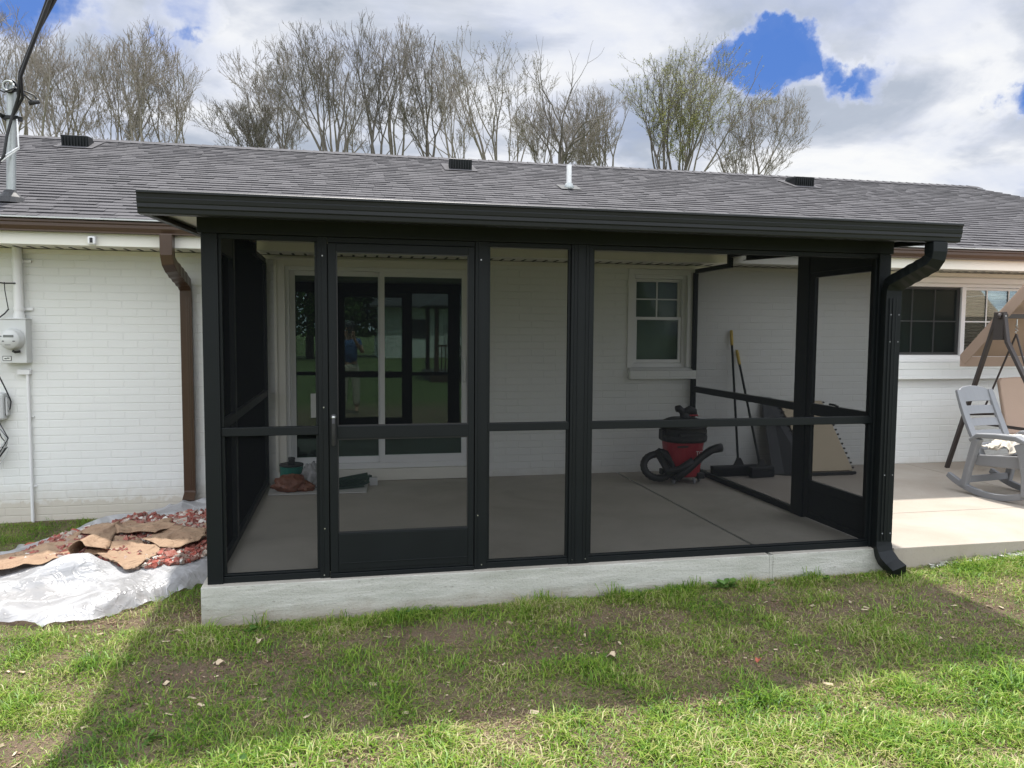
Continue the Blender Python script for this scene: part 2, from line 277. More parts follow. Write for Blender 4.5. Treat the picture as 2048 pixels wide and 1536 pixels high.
# ------------------------------------------------------------------ mesh builder
class MB:
    def __init__(s): s.v = []; s.f = []; s.m = []
    def add(s, vs, fs, mi=0):
        o = len(s.v); s.v += [tuple(v) for v in vs]; s.f += [tuple(i+o for i in f) for f in fs]; s.m += [mi]*len(fs); return s
    def box(s, x0, x1, y0, y1, z0, z1, mi=0):
        vs = [(x, y, z) for z in (z0, z1) for y in (y0, y1) for x in (x0, x1)]
        return s.add(vs, [(0,2,3,1), (4,5,7,6), (0,1,5,4), (2,6,7,3), (0,4,6,2), (1,3,7,5)], mi)
    def hexa(s, vs, mi=0): return s.add(vs, [(0,3,2,1), (4,5,6,7), (0,1,5,4), (1,2,6,5), (2,3,7,6), (3,0,4,7)], mi)
    def bar(s, p, q, w, h, up=(0,0,1), mi=0):
        p = Vector(p); q = Vector(q); d = (q-p).normalized(); a = d.cross(Vector(up))
        if a.length < 1e-4: a = d.cross(Vector((0,1,0)))
        a.normalize(); b = a.cross(d); a = a*w/2; b = b*h/2
        return s.hexa([p-a-b, p+a-b, p+a+b, p-a+b, q-a-b, q+a-b, q+a+b, q-a+b], mi)
    def tube(s, pts, r, n=8, mi=0, cap=True, w=None, up=None):
        pts = [Vector(p) for p in pts]; k = len(pts); rs = r if isinstance(r, (list, tuple)) else [r]*k
        o = len(s.v); d0 = (pts[1]-pts[0]).normalized()
        a = Vector(up) if up is not None else (Vector((0,0,1)) if abs(d0.z) < .9 else Vector((1,0,0)))
        for i, p in enumerate(pts):
            d = (pts[min(i+1, k-1)]-pts[max(i-1, 0)])
            d = d.normalized() if d.length > 1e-9 else d0
            a = (a-d*a.dot(d)); a = a.normalized() if a.length > 1e-6 else d.orthogonal().normalized()
            b = d.cross(a)
            for j in range(n):
                if w is not None:   # rectangular section: w = (half along a, half along b)
                    ca, cb = ((1,1), (-1,1), (-1,-1), (1,-1))[j]
                    s.v.append(tuple(p+a*(w[0]*ca*rs[i])+b*(w[1]*cb*rs[i])))
                else:
                    t = 2*math.pi*j/n; s.v.append(tuple(p+a*(math.cos(t)*rs[i])+b*(math.sin(t)*rs[i])))
        for i in range(k-1):
            for j in range(n):
                s.f.append((o+i*n+j, o+i*n+(j+1) % n, o+(i+1)*n+(j+1) % n, o+(i+1)*n+j)); s.m.append(mi)
        if cap:
            s.f.append(tuple(o+j for j in range(n))[::-1]); s.f.append(tuple(o+(k-1)*n+j for j in range(n))); s.m += [mi, mi]
        return s
    def lathe(s, prof, c, n=24, mi=0, axis='z', sq=1.0, cap=True):
        o = len(s.v); c = Vector(c)
        for (r, h) in prof:
            for j in range(n):
                t = 2*math.pi*j/n
                x, y = math.cos(t), math.sin(t)
                if sq != 1.0:
                    x = math.copysign(abs(x)**sq, x); y = math.copysign(abs(y)**sq, y)
                q = (r*x, r*y, h) if axis == 'z' else ((r*x, -h, r*y) if axis == 'y' else (h, r*x, r*y))
                s.v.append(tuple(c+Vector(q)))
        for i in range(len(prof)-1):
            for j in range(n):
                s.f.append((o+i*n+j, o+i*n+(j+1) % n, o+(i+1)*n+(j+1) % n, o+(i+1)*n+j)); s.m.append(mi)
        if cap:
            s.f.append(tuple(o+j for j in range(n))[::-1]); s.f.append(tuple(o+(len(prof)-1)*n+j for j in range(n))); s.m += [mi, mi]
        return s
    def prism(s, poly, d, mi=0):  # poly: 3D loop, d: extrusion vector
        k = len(poly); d = Vector(d); vs = [Vector(p) for p in poly]; vs += [v+d for v in vs]
        fs = [tuple(range(k))[::-1], tuple(range(k, 2*k))]+[(i, (i+1) % k, k+(i+1) % k, k+i) for i in range(k)]
        return s.add(vs, fs, mi)
    def xf(s, mat, start=0):
        for i in range(start, len(s.v)): s.v[i] = tuple(mat @ Vector(s.v[i]))
        return s
    def build(s, name, mats, parent=None, smooth=False, bevel=0, sub=0, solid=0):
        if not isinstance(mats, (list, tuple)): mats = [mats]
        a = np.array(s.v, dtype=float); c = (a.min(0)+a.max(0))/2; c[2] = a[:, 2].min() if parent is None else c[2]
        me = bpy.data.meshes.new(name); me.from_pydata((a-c).tolist(), [], s.f)
        for m in mats: me.materials.append(MT[m] if isinstance(m, str) else m)
        if len(mats) > 1: me.polygons.foreach_set('material_index', s.m)
        if smooth: me.polygons.foreach_set('use_smooth', [True]*len(s.f))
        me.update(); o = bpy.data.objects.new(name, me); COL.objects.link(o)
        loc = Vector(c)
        if parent is not None:
            o.parent = parent; loc = loc-wpos(parent)
        o.location = loc
        if solid: md = o.modifiers.new('solidify', 'SOLIDIFY'); md.thickness = solid; md.offset = 0
        if bevel: md = o.modifiers.new('bevel', 'BEVEL'); md.width = bevel; md.segments = 2; md.limit_method = 'ANGLE'
        if sub: md = o.modifiers.new('subdivision', 'SUBSURF'); md.levels = sub; md.render_levels = sub
        if smooth and bevel: o.modifiers.new('normals', 'WEIGHTED_NORMAL')
        return o
def wpos(o):
    p = Vector(o.location)
    while o.parent: o = o.parent; p += Vector(o.location)
    return p
def tag(o, label, cat, group=None, kind=None):
    if label: o['label'] = label
    if cat: o['category'] = cat
    if group: o['group'] = group
    if kind: o['kind'] = kind
    return o
def thing(name, label, cat, loc=(0,0,0), group=None):
    o = bpy.data.objects.new(name, None); o.empty_display_size = .2; COL.objects.link(o); o.location = loc
    return tag(o, label, cat, group)
def struct(o): o['kind'] = 'structure'; return o

# numpy value noise
def vnoise(x, y, s, seed=0):
    x = np.asarray(x)*s; y = np.asarray(y)*s; xi = np.floor(x).astype(np.int64); yi = np.floor(y).astype(np.int64)
    fx = x-xi; fy = y-yi; fx = fx*fx*(3-2*fx); fy = fy*fy*(3-2*fy)
    def h(a, b):
        n = (a*374761393+b*668265263+seed*974634777) & 0x7fffffff; n = ((n ^ (n >> 13))*1274126177) & 0x7fffffff
        return ((n ^ (n >> 16)) & 0xffff)/65535.0
    return (h(xi, yi)*(1-fx)+h(xi+1, yi)*fx)*(1-fy)+(h(xi, yi+1)*(1-fx)+h(xi+1, yi+1)*fx)*fy
def gz(x, y):
    x = np.asarray(x, float); y = np.asarray(y, float)
    xc = np.clip(x, -4, 9); base = -.235+.016*xc+np.where(x > 4.6, .03*np.clip((x-4.6)/.8, 0, 1), 0)-.008*np.clip(y, 0, 4)
    near = np.exp(-(((x-2)/9)**2+((y+1)/7)**2)); base = -.20+(base+.20)*np.clip(near*1.6, 0, 1)
    return base+((vnoise(x, y, 1.3, 3)-.5)*.035+(vnoise(x, y, 5, 4)-.5)*.014)*np.clip(near*1.5, 0, 1)

# ------------------------------------------------------------------ ground
def axis(lo, hi, a, b, st, grow=1.35):
    c = list(np.arange(a, b+1e-6, st)); s = st; x = b
    while x < hi: s *= grow; x += s; c.append(min(x, hi))
    s = st; x = a
    while x > lo: s *= grow; x -= s; c.insert(0, max(x, lo))
    return np.array(c)
gx = axis(-400, 400, -4, 8, .06); gy = axis(-400, 400, -3.2, 4.2, .06)
X, Y = np.meshgrid(gx, gy, indexing='ij'); Z = gz(X, Y)
Z = np.where((X > .1) & (Y > .1) & (X < 14) & (Y < 10.5), np.minimum(Z, -.3), Z)
nx, ny = X.shape; idx = np.arange(nx*ny).reshape(nx, ny)
me = bpy.data.meshes.new('ground')
me.from_pydata(np.stack([X.ravel(), Y.ravel(), Z.ravel()], 1).tolist(), [], np.stack([idx[:-1, :-1].ravel(), idx[1:, :-1].ravel(), idx[1:, 1:].ravel(), idx[:-1, 1:].ravel()], 1).tolist())
me.materials.append(MT['ground']); me.polygons.foreach_set('use_smooth', [True]*len(me.polygons))
go = bpy.data.objects.new('ground', me); COL.objects.link(go); struct(go)

# porch floor slab, patio slab with joints
m = MB(); m.box(-.03, 3.538, -.04, 3.0, -.5, 0); m.box(3.564, 4.47, -.04, 3.0, -.5, 0); m.box(3.535, 3.57, -.03, 2.99, -.5, -.03); m.box(3.5385, 3.5635, -.0395, -.0305, -.5, -.004)
for i, f in enumerate(m.f):
    if i % 6 != 1: m.m[i] = 1
m.m[13] = 2
pf = m.build('porch_floor', ['slab', 'edge', 'cut'], None, bevel=.004); struct(pf)
m = MB()
for (x0, x1, y0, y1) in [(4.474, 9.2, -.05, .86), (9.206, 14, -.05, .86), (4.474, 7.0, .868, 3.0), (7.008, 9.6, .868, 3.0), (9.608, 14, .868, 3.0)]: m.box(x0, x1, y0, y1, -.4, -.002)
struct(m.build('patio', 'patio', None, bevel=.005))

# ------------------------------------------------------------------ house
house = thing('brick_house', 'long single storey house of white painted brick with a grey shingle roof', 'house', (3, 6, 0))
DY = 3.0
def wall_holes(x0, x1, z0, z1, y, th, holes):
    xs = sorted({x0, x1, *[h[0] for h in holes], *[h[1] for h in holes]}); zs = sorted({z0, z1, *[h[2] for h in holes], *[h[3] for h in holes]})
    m = MB()
    def solid(i, j):
        if i < 0 or j < 0 or i >= len(xs)-1 or j >= len(zs)-1: return False
        cx = (xs[i]+xs[i+1])/2; cz = (zs[j]+zs[j+1])/2
        return not any(h[0] < cx < h[1] and h[2] < cz < h[3] for h in holes)
    for i in range(len(xs)-1):
        for j in range(len(zs)-1):
            if not solid(i, j): continue
            a, b, c, d = xs[i], xs[i+1], zs[j], zs[j+1]
            m.add([(a,y,c),(b,y,c),(b,y,d),(a,y,d)], [(0,1,2,3)]); m.add([(a,y+th,c),(b,y+th,c),(b,y+th,d),(a,y+th,d)], [(3,2,1,0)])
            if not solid(i-1, j): m.add([(a,y,c),(a,y,d),(a,y+th,d),(a,y+th,c)], [(0,1,2,3)])
            if not solid(i+1, j): m.add([(b,y,c),(b,y,d),(b,y+th,d),(b,y+th,c)], [(3,2,1,0)])
            if not solid(i, j-1): m.add([(a,y,c),(b,y,c),(b,y+th,c),(a,y+th,c)], [(3,2,1,0)])
            if not solid(i, j+1): m.add([(a,y,d),(b,y,d),(b,y+th,d),(a,y+th,d)], [(0,1,2,3)])
    return m
SL = (.215, 1.985, .12, 2.075); W1 = (3.69, 4.30, 1.105, 2.075); W2 = (6.72, 8.75, 1.19, 2.055)
HX0, HX1 = -10, 12.2
wall_holes(HX0, HX1, -.6, 2.175, DY, .2, [SL, W1, W2]).build('wall', 'brick', house)
m = MB(); m.box(HX0, HX0+.2, DY+.2, 10.5, -.6, 2.175); m.box(HX1-.2, HX1, DY+.2, 10.5, -.6, 2.175); m.box(HX0, HX1, 10.5, 10.7, -.6, 2.175)
m.build('side_wall', 'brick', house)
m = MB(); m.box(HX0+.2, HX1-.2, DY+.2, 10.5, -.05, .0); m.build('room_floor', 'roomfloor', house)
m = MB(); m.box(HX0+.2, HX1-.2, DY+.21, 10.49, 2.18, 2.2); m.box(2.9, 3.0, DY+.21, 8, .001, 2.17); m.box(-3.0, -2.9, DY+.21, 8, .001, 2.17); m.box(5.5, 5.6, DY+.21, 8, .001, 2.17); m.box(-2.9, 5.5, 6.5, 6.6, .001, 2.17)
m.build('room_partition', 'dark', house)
# white base band below the sliding door
m = MB(); m.box(.13, 2.08, 2.955, 2.998, .004, .118); m.build('door_step', 'cream', house, bevel=.004)

# sliding door
def frame_rect(m, x0, x1, z0, z1, y0, y1, wl, wr, wb, wt, mi=0):
    m.box(x0, x0+wl, y0, y1, z0, z1, mi); m.box(x1-wr, x1, y0, y1, z0, z1, mi)
    m.box(x0+wl, x1-wr, y0, y1, z0, z0+wb, mi); m.box(x0+wl, x1-wr, y0, y1, z1-wt, z1, mi); return m
m = MB(); frame_rect(m, SL[0]-.09, SL[1]+.09, SL[2], SL[3]+.06, 2.972, 2.998, .088, .088, .0001, .058)
m.box(SL[0]-.10, SL[0]-.075, 2.96, 2.972, SL[2], SL[3]+.075); m.box(SL[1]+.075, SL[1]+.10, 2.96, 2.972, SL[2], SL[3]+.075); m.box(SL[0]-.075, SL[1]+.075, 2.96, 2.972, SL[3]+.05, SL[3]+.075)
m.build('door_casing', 'cream', house, bevel=.003)
m = MB(); frame_rect(m, SL[0], SL[1], SL[2], SL[3], 3.002, 3.12, .035, .03, .05, .035)
sdoor = m.build('sliding_door', 'white', house, bevel=.003)
m = MB(); frame_rect(m, .25, 1.115, .17, 2.04, 3.075, 3.11, .05, .03, .06, .045); m.build('door_sash', 'white', sdoor, bevel=.003)
m = MB(); frame_rect(m, 1.10, 1.955, .17, 2.04, 3.02, 3.06, .045, .05, .075, .045); m.build('door_sash', 'white', sdoor, bevel=.003)
m = MB(); m.box(.29, 1.095, 3.09, 3.096, .22, 2.005); m.build('glass', 'glass', sdoor)
m = MB(); m.box(1.14, 1.915, 3.038, 3.044, .24, 2.005); m.build('glass', 'glass', sdoor)
m = MB(); m.tube([(1.93,3.018,.96), (1.93,2.985,.985), (1.93,2.978,1.08), (1.93,2.985,1.175), (1.93,3.018,1.20)], .011, 8); m.box(1.912, 1.95, 3.008, 3.02, .93, 1.23)
m.build('door_handle', 'white', sdoor, smooth=False, bevel=.002)
m = MB(); m.box(.435, .56, 3.083, 3.0885, .62, .855); m.build('notice', 'sticker', sdoor)

# windows
def win(x0, x1, z0, z1, kind):
    m = MB(); frame_rect(m, x0, x1, z0, z1, 3.03, 3.12, .04, .04, .045, .04)
    fr = m.build('window', 'white', house, bevel=.003)
    return fr
w = win(*W1, 1); zm = 1.62
m = MB(); frame_rect(m, W1[0]+.042, W1[1]-.042, zm-.02, W1[3]-.042, 3.075, 3.105, .03, .03, .03, .03); m.build('upper_sash', 'white', w, bevel=.002)
m = MB(); frame_rect(m, W1[0]+.042, W1[1]-.042, W1[2]+.047, zm+.015, 3.045, 3.073, .03, .03, .035, .03); m.build('lower_sash', 'white', w, bevel=.002)
xc = (W1[0]+W1[1])/2
m = MB(); m.box(xc-.007, xc+.007, 3.083, 3.0895, zm+.01, W1[3]-.07); m.box(W1[0]+.07, W1[1]-.07, 3.0815, 3.0885, 1.815, 1.828)
m.build('muntin', 'white', w)
m = MB(); m.box(W1[0]+.07, W1[1]-.07, 3.09, 3.094, zm, W1[3]-.07); m.box(W1[0]+.07, W1[1]-.07, 3.056, 3.06, W1[2]+.08, zm); m.build('pane', 'wglass', w)
m = MB(); z = W1[2]+.05
while z < W1[3]-.05: m.hexa([(W1[0]+.05,3.135,z),(W1[1]-.05,3.135,z),(W1[1]-.05,3.137,z),(W1[0]+.05,3.137,z),(W1[0]+.05,3.150,z+.022),(W1[1]-.05,3.150,z+.022),(W1[1]-.05,3.152,z+.022),(W1[0]+.05,3.152,z+.022)]); z += .0215
m.build('blind', 'blind', w)
m = MB(); m.box(3.655, 4.40, 2.93, 2.998, .985, 1.075); m.prism([(3.655,2.945,1.0765),(3.655,2.998,1.0765),(3.655,2.998,1.105)], (.745,0,0))
m.build('brick_sill', 'brick', house, bevel=.004)
m = MB(); frame_rect(m, W1[0]-.05, W1[1]+.09, W1[2]-.001, W1[3]+.05, 2.982, 2.998, .048, .088, .0001, .048); m.build('window_casing', 'white', house, bevel=.002)
w = win(*W2, 2)
m = MB(); m.box(7.70, 7.755, 3.02, 3.115, W2[2]+.046, W2[3]-.041)
frame_rect(m, W2[0]+.042, 7.698, W2[2]+.047, W2[3]-.042, 3.06, 3.09, .03, .022, .03, .028); frame_rect(m, 7.757, W2[1]-.042, W2[2]+.047, W2[3]-.042, 3.06, 3.09, .022, .03, .03, .028)
m.build('sash', 'white', w, bevel=.002)
m = MB()
for a, b in ((6.79, 7.675), (7.78, 8.68)):
    for k in (1, 2): xx = a+(b-a)*k/3; m.box(xx-.007, xx+.007, 3.066, 3.072, W2[2]+.077, W2[3]-.07)
    zc = (W2[2]+W2[3])/2; m.box(a, b, 3.064, 3.0655, zc-.007, zc+.007)
m.build('muntin', 'white', w)
m = MB(); m.box(6.79, 7.675, 3.074, 3.078, W2[2]+.077, W2[3]-.07); m.box(7.78, 8.68, 3.074, 3.078, W2[2]+.077, W2[3]-.07); m.build('pane', 'wglass', w)
m = MB(); m.box(6.765, 7.70, 3.048, 3.05, W2[2]+.05, W2[3]-.045); m.build('insect_screen', 'screen', w)
m = MB(); z = W2[2]+.03
while z < W2[3]-.04:
    m.hexa([(7.74,3.14,z),(8.7,3.14,z),(8.7,3.142,z),(7.74,3.142,z),(7.74,3.175,z+.014),(8.7,3.175,z+.014),(8.7,3.177,z+.014),(7.74,3.177,z+.014)]); z += .038
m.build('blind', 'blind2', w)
m = MB(); m.box(W2[0]-.02, 7.72, 3.13, 3.135, W2[2], W2[3]); m.build('blind', 'blind', w)
m = MB(); frame_rect(m, W2[0]-.06, W2[1]+.06, W2[2]-.03, W2[3]+.06, 2.975, 2.998, .058, .058, .028, .058); m.build('window_casing', 'white', house, bevel=.002)
m = MB(); m.box(6.60, 8.9, 2.93, 2.998, .965, 1.075); m.box(6.62, 8.88, 2.95, 2.998, 1.077, 1.155); m.build('brick_sill', 'brick', house, bevel=.005)

# soffit, fascia, gutter
m = MB(); m.box(HX0-.4, HX1+.4, 2.52, 2.999, 2.178, 2.19)
m.build('soffit', 'cream', house)
m = MB()
x = -4.0
while x < 9.2: m.box(x, x+.022, 2.80, 2.965, 2.174, 2.177); x += .11
m.build('soffit_vent', 'ink', house)['kind'] = 'stuff'
m = MB(); m.box(HX0-.4, HX1+.4, 2.985, 2.999, 2.13, 2.172); m.build('frieze_moulding', 'cream', house, bevel=.003)
m = MB(); m.box(HX0-.4, HX1+.4, 2.50, 2.519, 2.165, 2.37); m.build('fascia', 'cream', house, bevel=.002)
def gutter_prof(x0, x1, y, zb, zt, dep, mname, name, parent, lip=.012):
    pr = [(y, zt), (y-dep, zt), (y-dep, zt-.018), (y-dep+.01, zt-.024), (y-dep+.01, zt-.05), (y-dep+.028, zb+.012), (y-dep+.028, zb), (y, zb)]
    m = MB(); m.prism([(x0, a, b) for a, b in pr], (x1-x0, 0, 0)); return m.build(name, mname, parent, bevel=.0015)
gutter_prof(HX0-.4, -.262, 2.498, 2.268, 2.362, .085, 'brown', 'gutter', house)
gutter_prof(4.665, HX1+.4, 2.498, 2.268, 2.362, .085, 'brown', 'gutter', house)
m = MB(); m.box(HX0-.4, -.25, 2.395, 2.52, 2.372, 2.384); m.box(4.66, HX1+.4, 2.395, 2.52, 2.372, 2.384); m.build('drip_edge', 'lightgrey', house)
# brown downspout
m = MB()
P = [(-.70,2.45,2.27), (-.70,2.45,2.10), (-.697,2.47,2.05), (-.69,2.53,2.01)]
for k in range(1, 8): t = k/8; P.append((-.69+.035*t, 2.53+.36*t, 2.01-.12*t))
P += [(-.655,2.90,1.88), (-.655,2.935,1.84), (-.655,2.94,1.78), (-.655,2.94,-.02), (-.655,2.92,-.07), (-.655,2.83,-.13)]
rsx = [1]*4+[1.06 if k % 2 else .98 for k in range(7)]+[1.05,.98,1,1,1,1.05]
m.tube(P, rsx, 4, w=(.055, .05), up=(0,1,0)); m.build('downspout', 'brown', house, bevel=.004)
m = MB()
for dx in (-.03, -.01, .01, .03): m.box(-.655+dx-.004, -.655+dx+.004, 2.884, 2.888, .03, 1.76)
m.build('downspout_rib', 'brown', house)
# roof: wedge-shaped shingles laid in courses
slope = .371; L = math.hypot(1, slope); sy, sz = 1/L, slope/L; Yb, Zb = 2.42, 2.379; ny_, nz_ = -sz, sy
def rp(x, s, h): return (x, Yb+sy*s+ny_*h, Zb+sz*s+nz_*h)
m = MB(); ex = .128; total = (6.6-Yb)/sy; nc = int(total/ex)
for i in range(nc+1):
    s0 = i*ex; s1 = min(s0+ex-.001, total+.02); x = HX0-.45+random.random()*.2; xe = 11.0+1.7*(1-s0/total)
    while x < xe:
        wd = random.choice((.08,.11,.14,.17,.20,.24)); th = random.choice((.010,.012,.014,.015,.016)); x2 = min(x+wd, xe)
        ds = random.uniform(-.004,.004)
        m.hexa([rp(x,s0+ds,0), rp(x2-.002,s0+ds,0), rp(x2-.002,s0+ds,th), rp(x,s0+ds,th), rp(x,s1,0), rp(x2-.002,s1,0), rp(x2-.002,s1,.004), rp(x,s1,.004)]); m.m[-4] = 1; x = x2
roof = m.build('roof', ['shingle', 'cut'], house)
m = MB()   # deck under the shingles, back slope and hip end
zr = Zb+sz*total; e = [(HX0-.45,Yb,Zb-.004), (12.7,Yb,Zb-.004), (11.0,6.6,zr-.004), (HX0-.45,6.6,zr-.004), (HX0-.45,10.9,2.36), (12.7,10.9,2.36)]
m.add(e, [(0,1,2,3), (3,2,5,4), (1,5,2)]); m.add([(HX0-.45,Yb,2.2),(HX0-.45,10.9,2.2),e[4],e[3],e[0]], [(0,1,2,3,4)])
m.build('roof_deck', 'shingle', roof)
m = MB(); x = HX0-.4
while x < 11.0: m.hexa([(x,6.48,zr-.03),(x+.22,6.48,zr-.035),(x+.22,6.6,zr+.012),(x,6.6,zr+.02),(x,6.48,zr-.022),(x+.22,6.48,zr-.028),(x+.22,6.6,zr+.022),(x,6.6,zr+.034)]); m.hexa([(x,6.6,zr+.02),(x+.22,6.6,zr+.012),(x+.22,6.72,zr-.035),(x,6.72,zr-.03),(x,6.6,zr+.034),(x+.22,6.6,zr+.022),(x+.22,6.72,zr-.028),(x,6.72,zr-.022)]); x += .145
m.build('ridge_cap', 'shingle', roof)
def roof_z(y): return Zb+slope*(y-Yb)
# box vents on the roof
for (xc, yc) in ((-2.5, 6.16), (2.27, 5.90), (7.40, 5.96)):
    z0 = roof_z(yc)
    m = MB(); m.hexa([(xc-.155,yc-.17,roof_z(yc-.17)+.012),(xc+.155,yc-.17,roof_z(yc-.17)+.012),(xc+.12,yc+.20,roof_z(yc+.2)),(xc-.12,yc+.20,roof_z(yc+.2)),
            (xc-.155,yc-.19,z0+.085),(xc+.155,yc-.19,z0+.085),(xc+.115,yc+.12,z0+.135),(xc-.115,yc+.12,z0+.135)])
    v = m.build('roof_vent', 'black', house, bevel=.01)
    m = MB()
    for k in range(9): m.box(xc-.136+k*.034-.004, xc-.136+k*.034+.004, yc-.195, yc-.183, z0-.045, z0+.065)
    m.build('louvre', 'bronze', v)
    m = MB(); m.hexa([rp(xc-.22,(yc-.27-Yb)/sy,.017), rp(xc+.22,(yc-.27-Yb)/sy,.017), rp(xc+.22,(yc+.25-Yb)/sy,.017), rp(xc-.22,(yc+.25-Yb)/sy,.017), rp(xc-.22,(yc-.27-Yb)/sy,.02), rp(xc+.22,(yc-.27-Yb)/sy,.02), rp(xc+.22,(yc+.25-Yb)/sy,.02), rp(xc-.22,(yc+.25-Yb)/sy,.02)])
    m.build('flashing', 'shingle', v)
z0 = roof_z(4.76)
m = MB(); m.tube([(3.5,4.78,z0-.05), (3.5,4.78,z0+.30)], .032, 16); vp = m.build('vent_pipe', 'white', house, smooth=False)
m = MB(); m.lathe([(.065,-.02),(.06,.04),(.042,.07),(.036,.075)], (3.5,4.78,z0), 18); m.build('pipe_boot', 'galv', vp, smooth=True)
m = MB(); m.hexa([rp(3.5+a,(4.78+b-Yb)/sy,.018+c) for c in (0,.003) for a, b in ((-.13,-.13),(.13,-.13),(.13,.13),(-.13,.13))]); m.build('flashing', 'bronze', vp)

# ------------------------------------------------------------------ screened porch
WX = 4.403; BH = 2.01
porch = thing('screened_porch', 'black framed screened porch on a concrete slab, built against the white brick house', 'porch', (2.2, 1.5, 0))
def post(x0, x1, y0, y1, z0, z1, name='post', parent=porch, mat='black'): m = MB(); m.box(x0, x1, y0, y1, z0, z1); return m.build(name, mat, parent, bevel=.003)
post(0, .088, 0, .09, .001, BH); post(WX-.088, WX, 0, .09, .001, BH)
m = MB(); m.box(2.158, 2.294, .003, .075, .001, BH)
for xx in (2.176, 2.198, 2.25, 2.272): m.box(xx, xx+.006, -.001, .003, .002, BH-.001)
m.build('post', 'black', porch, bevel=.001)
for a, b in ((.631, .686), (1.556, 1.634)):
    m = MB(); m.box(a, b, .006, .06, .001, BH); m.box(a+.018, a+.024, .002, .006, .002, BH-.001); m.build('post', 'black', porch, bevel=.001)
# base and mid rails per bay
bays = [(.088,.631), (1.634,2.158), (2.294,4.315)]
for i, (a, b) in enumerate(bays):
    m = MB(); m.box(a, b, .010, .055, .002, .038); m.box(a, b, .018, .05, .040, .050); m.build('base_rail', 'black', porch, bevel=.002)
    m = MB(); m.box(a, b, .012, .052, .858, .908); m.build('mid_rail', 'bronze' if 0 else 'black', porch, bevel=.003)
    m = MB(); m.box(a, b, .014, .05, BH-.028, BH-.001); m.box(a, a+.016, .02, .046, .051, .857); m.box(b-.016, b, .02, .046, .051, .857); m.box(a, a+.016, .02, .046, .909, BH-.029); m.box(b-.016, b, .02, .046, .909, BH-.029)
    m.build('screen_channel', 'black', porch, bevel=.002)
    for z0, z1 in ((.051,.857), (.909,BH-.029)):
        m = MB(); m.add([(a+.017,.034,z0),(b-.017,.034,z0),(b-.017,.034,z1),(a+.017,.034,z1)], [(0,1,2,3)]); m.build('screen_panel', 'screen', porch)
# front header beam and corner blocks
m = MB(); m.box(-.02, WX+.02, .004, .085, BH+.001, 2.112); m.box(.688, 1.554, .01, .06, 1.977, BH-.0); m.build('header_beam', 'black', porch, bevel=.003)
# front screen door
m = MB(); frame_rect(m, .692, 1.550, .03, 1.975, .0, .034, .046, .036, .24, .048); m.box(.738, 1.514, .0, .034, .832, .908)
fd = m.build('screen_door', 'black', porch, bevel=.003)
m = MB(); m.box(.6865, .700, .0365, .058, .031, 1.974); m.box(1.542, 1.5555, .0365, .058, .031, 1.974); m.build('door_jamb', 'black', porch)
m = MB(); m.box(.74, 1.512, -.003, .0, .05, .262); m.box(.74,1.512,-.006,-.003,.085,.09); m.build('kick_panel', 'black', fd, bevel=.002)
m = MB(); m.box(.69, 1.552, -.008, .03, .002, .028); m.build('threshold', 'black', fd, bevel=.002)
m = MB(); m.add([(.739,.017,.271),(1.513,.017,.271),(1.513,.017,.831),(.739,.017,.831)], [(0,1,2,3)]); m.add([(.739,.017,.909),(1.513,.017,.909),(1.513,.017,1.926),(.739,.017,1.926)], [(0,1,2,3)]); m.build('screen', 'screen', fd)
m = MB(); frame_rect(m, .7385, 1.5135, .2705, .8315, .006, .0125, .006, .006, .006, .006); frame_rect(m, .7385, 1.5135, .9085, 1.9265, .006, .0125, .006, .006, .006, .006); m.build('spline', 'rubber', fd)
m = MB(); m.tube([(.716,-.002,.955), (.716,-.04,.95), (.716,-.048,.93), (.716,-.045,.86), (.716,-.036,.80)], [.009,.011,.012,.012,.010], 8); m.lathe([(.018,0),(.018,.008),(.008,.014)], (.716,.0,.962), 14, axis='y'); m.box(.702,.73,-.004,.0,.80,.975)
m.build('handle', 'rubber', fd, smooth=False); m = MB(); m.lathe([(.012,0),(.011,.012),(.004,.016)], (.716,-.012,.962), 14, axis='y'); m.build('lock', 'chrome', fd, smooth=True)
# small screws
for (x, z) in ((.66,1.9),(.66,1.02),(.66,.30),(.655,.02),(1.6,.03),(1.59,1.9),(1.575,.34),(2.16+.02,.03),(2.27,.03),(.04,.03),(.05,1.1),(1.3,.06),(.78,.045)):
    MB().lathe([(.004,0),(.004,.002)], (x,.0022,z), 8, axis='y').build('screw', 'chrome', porch)
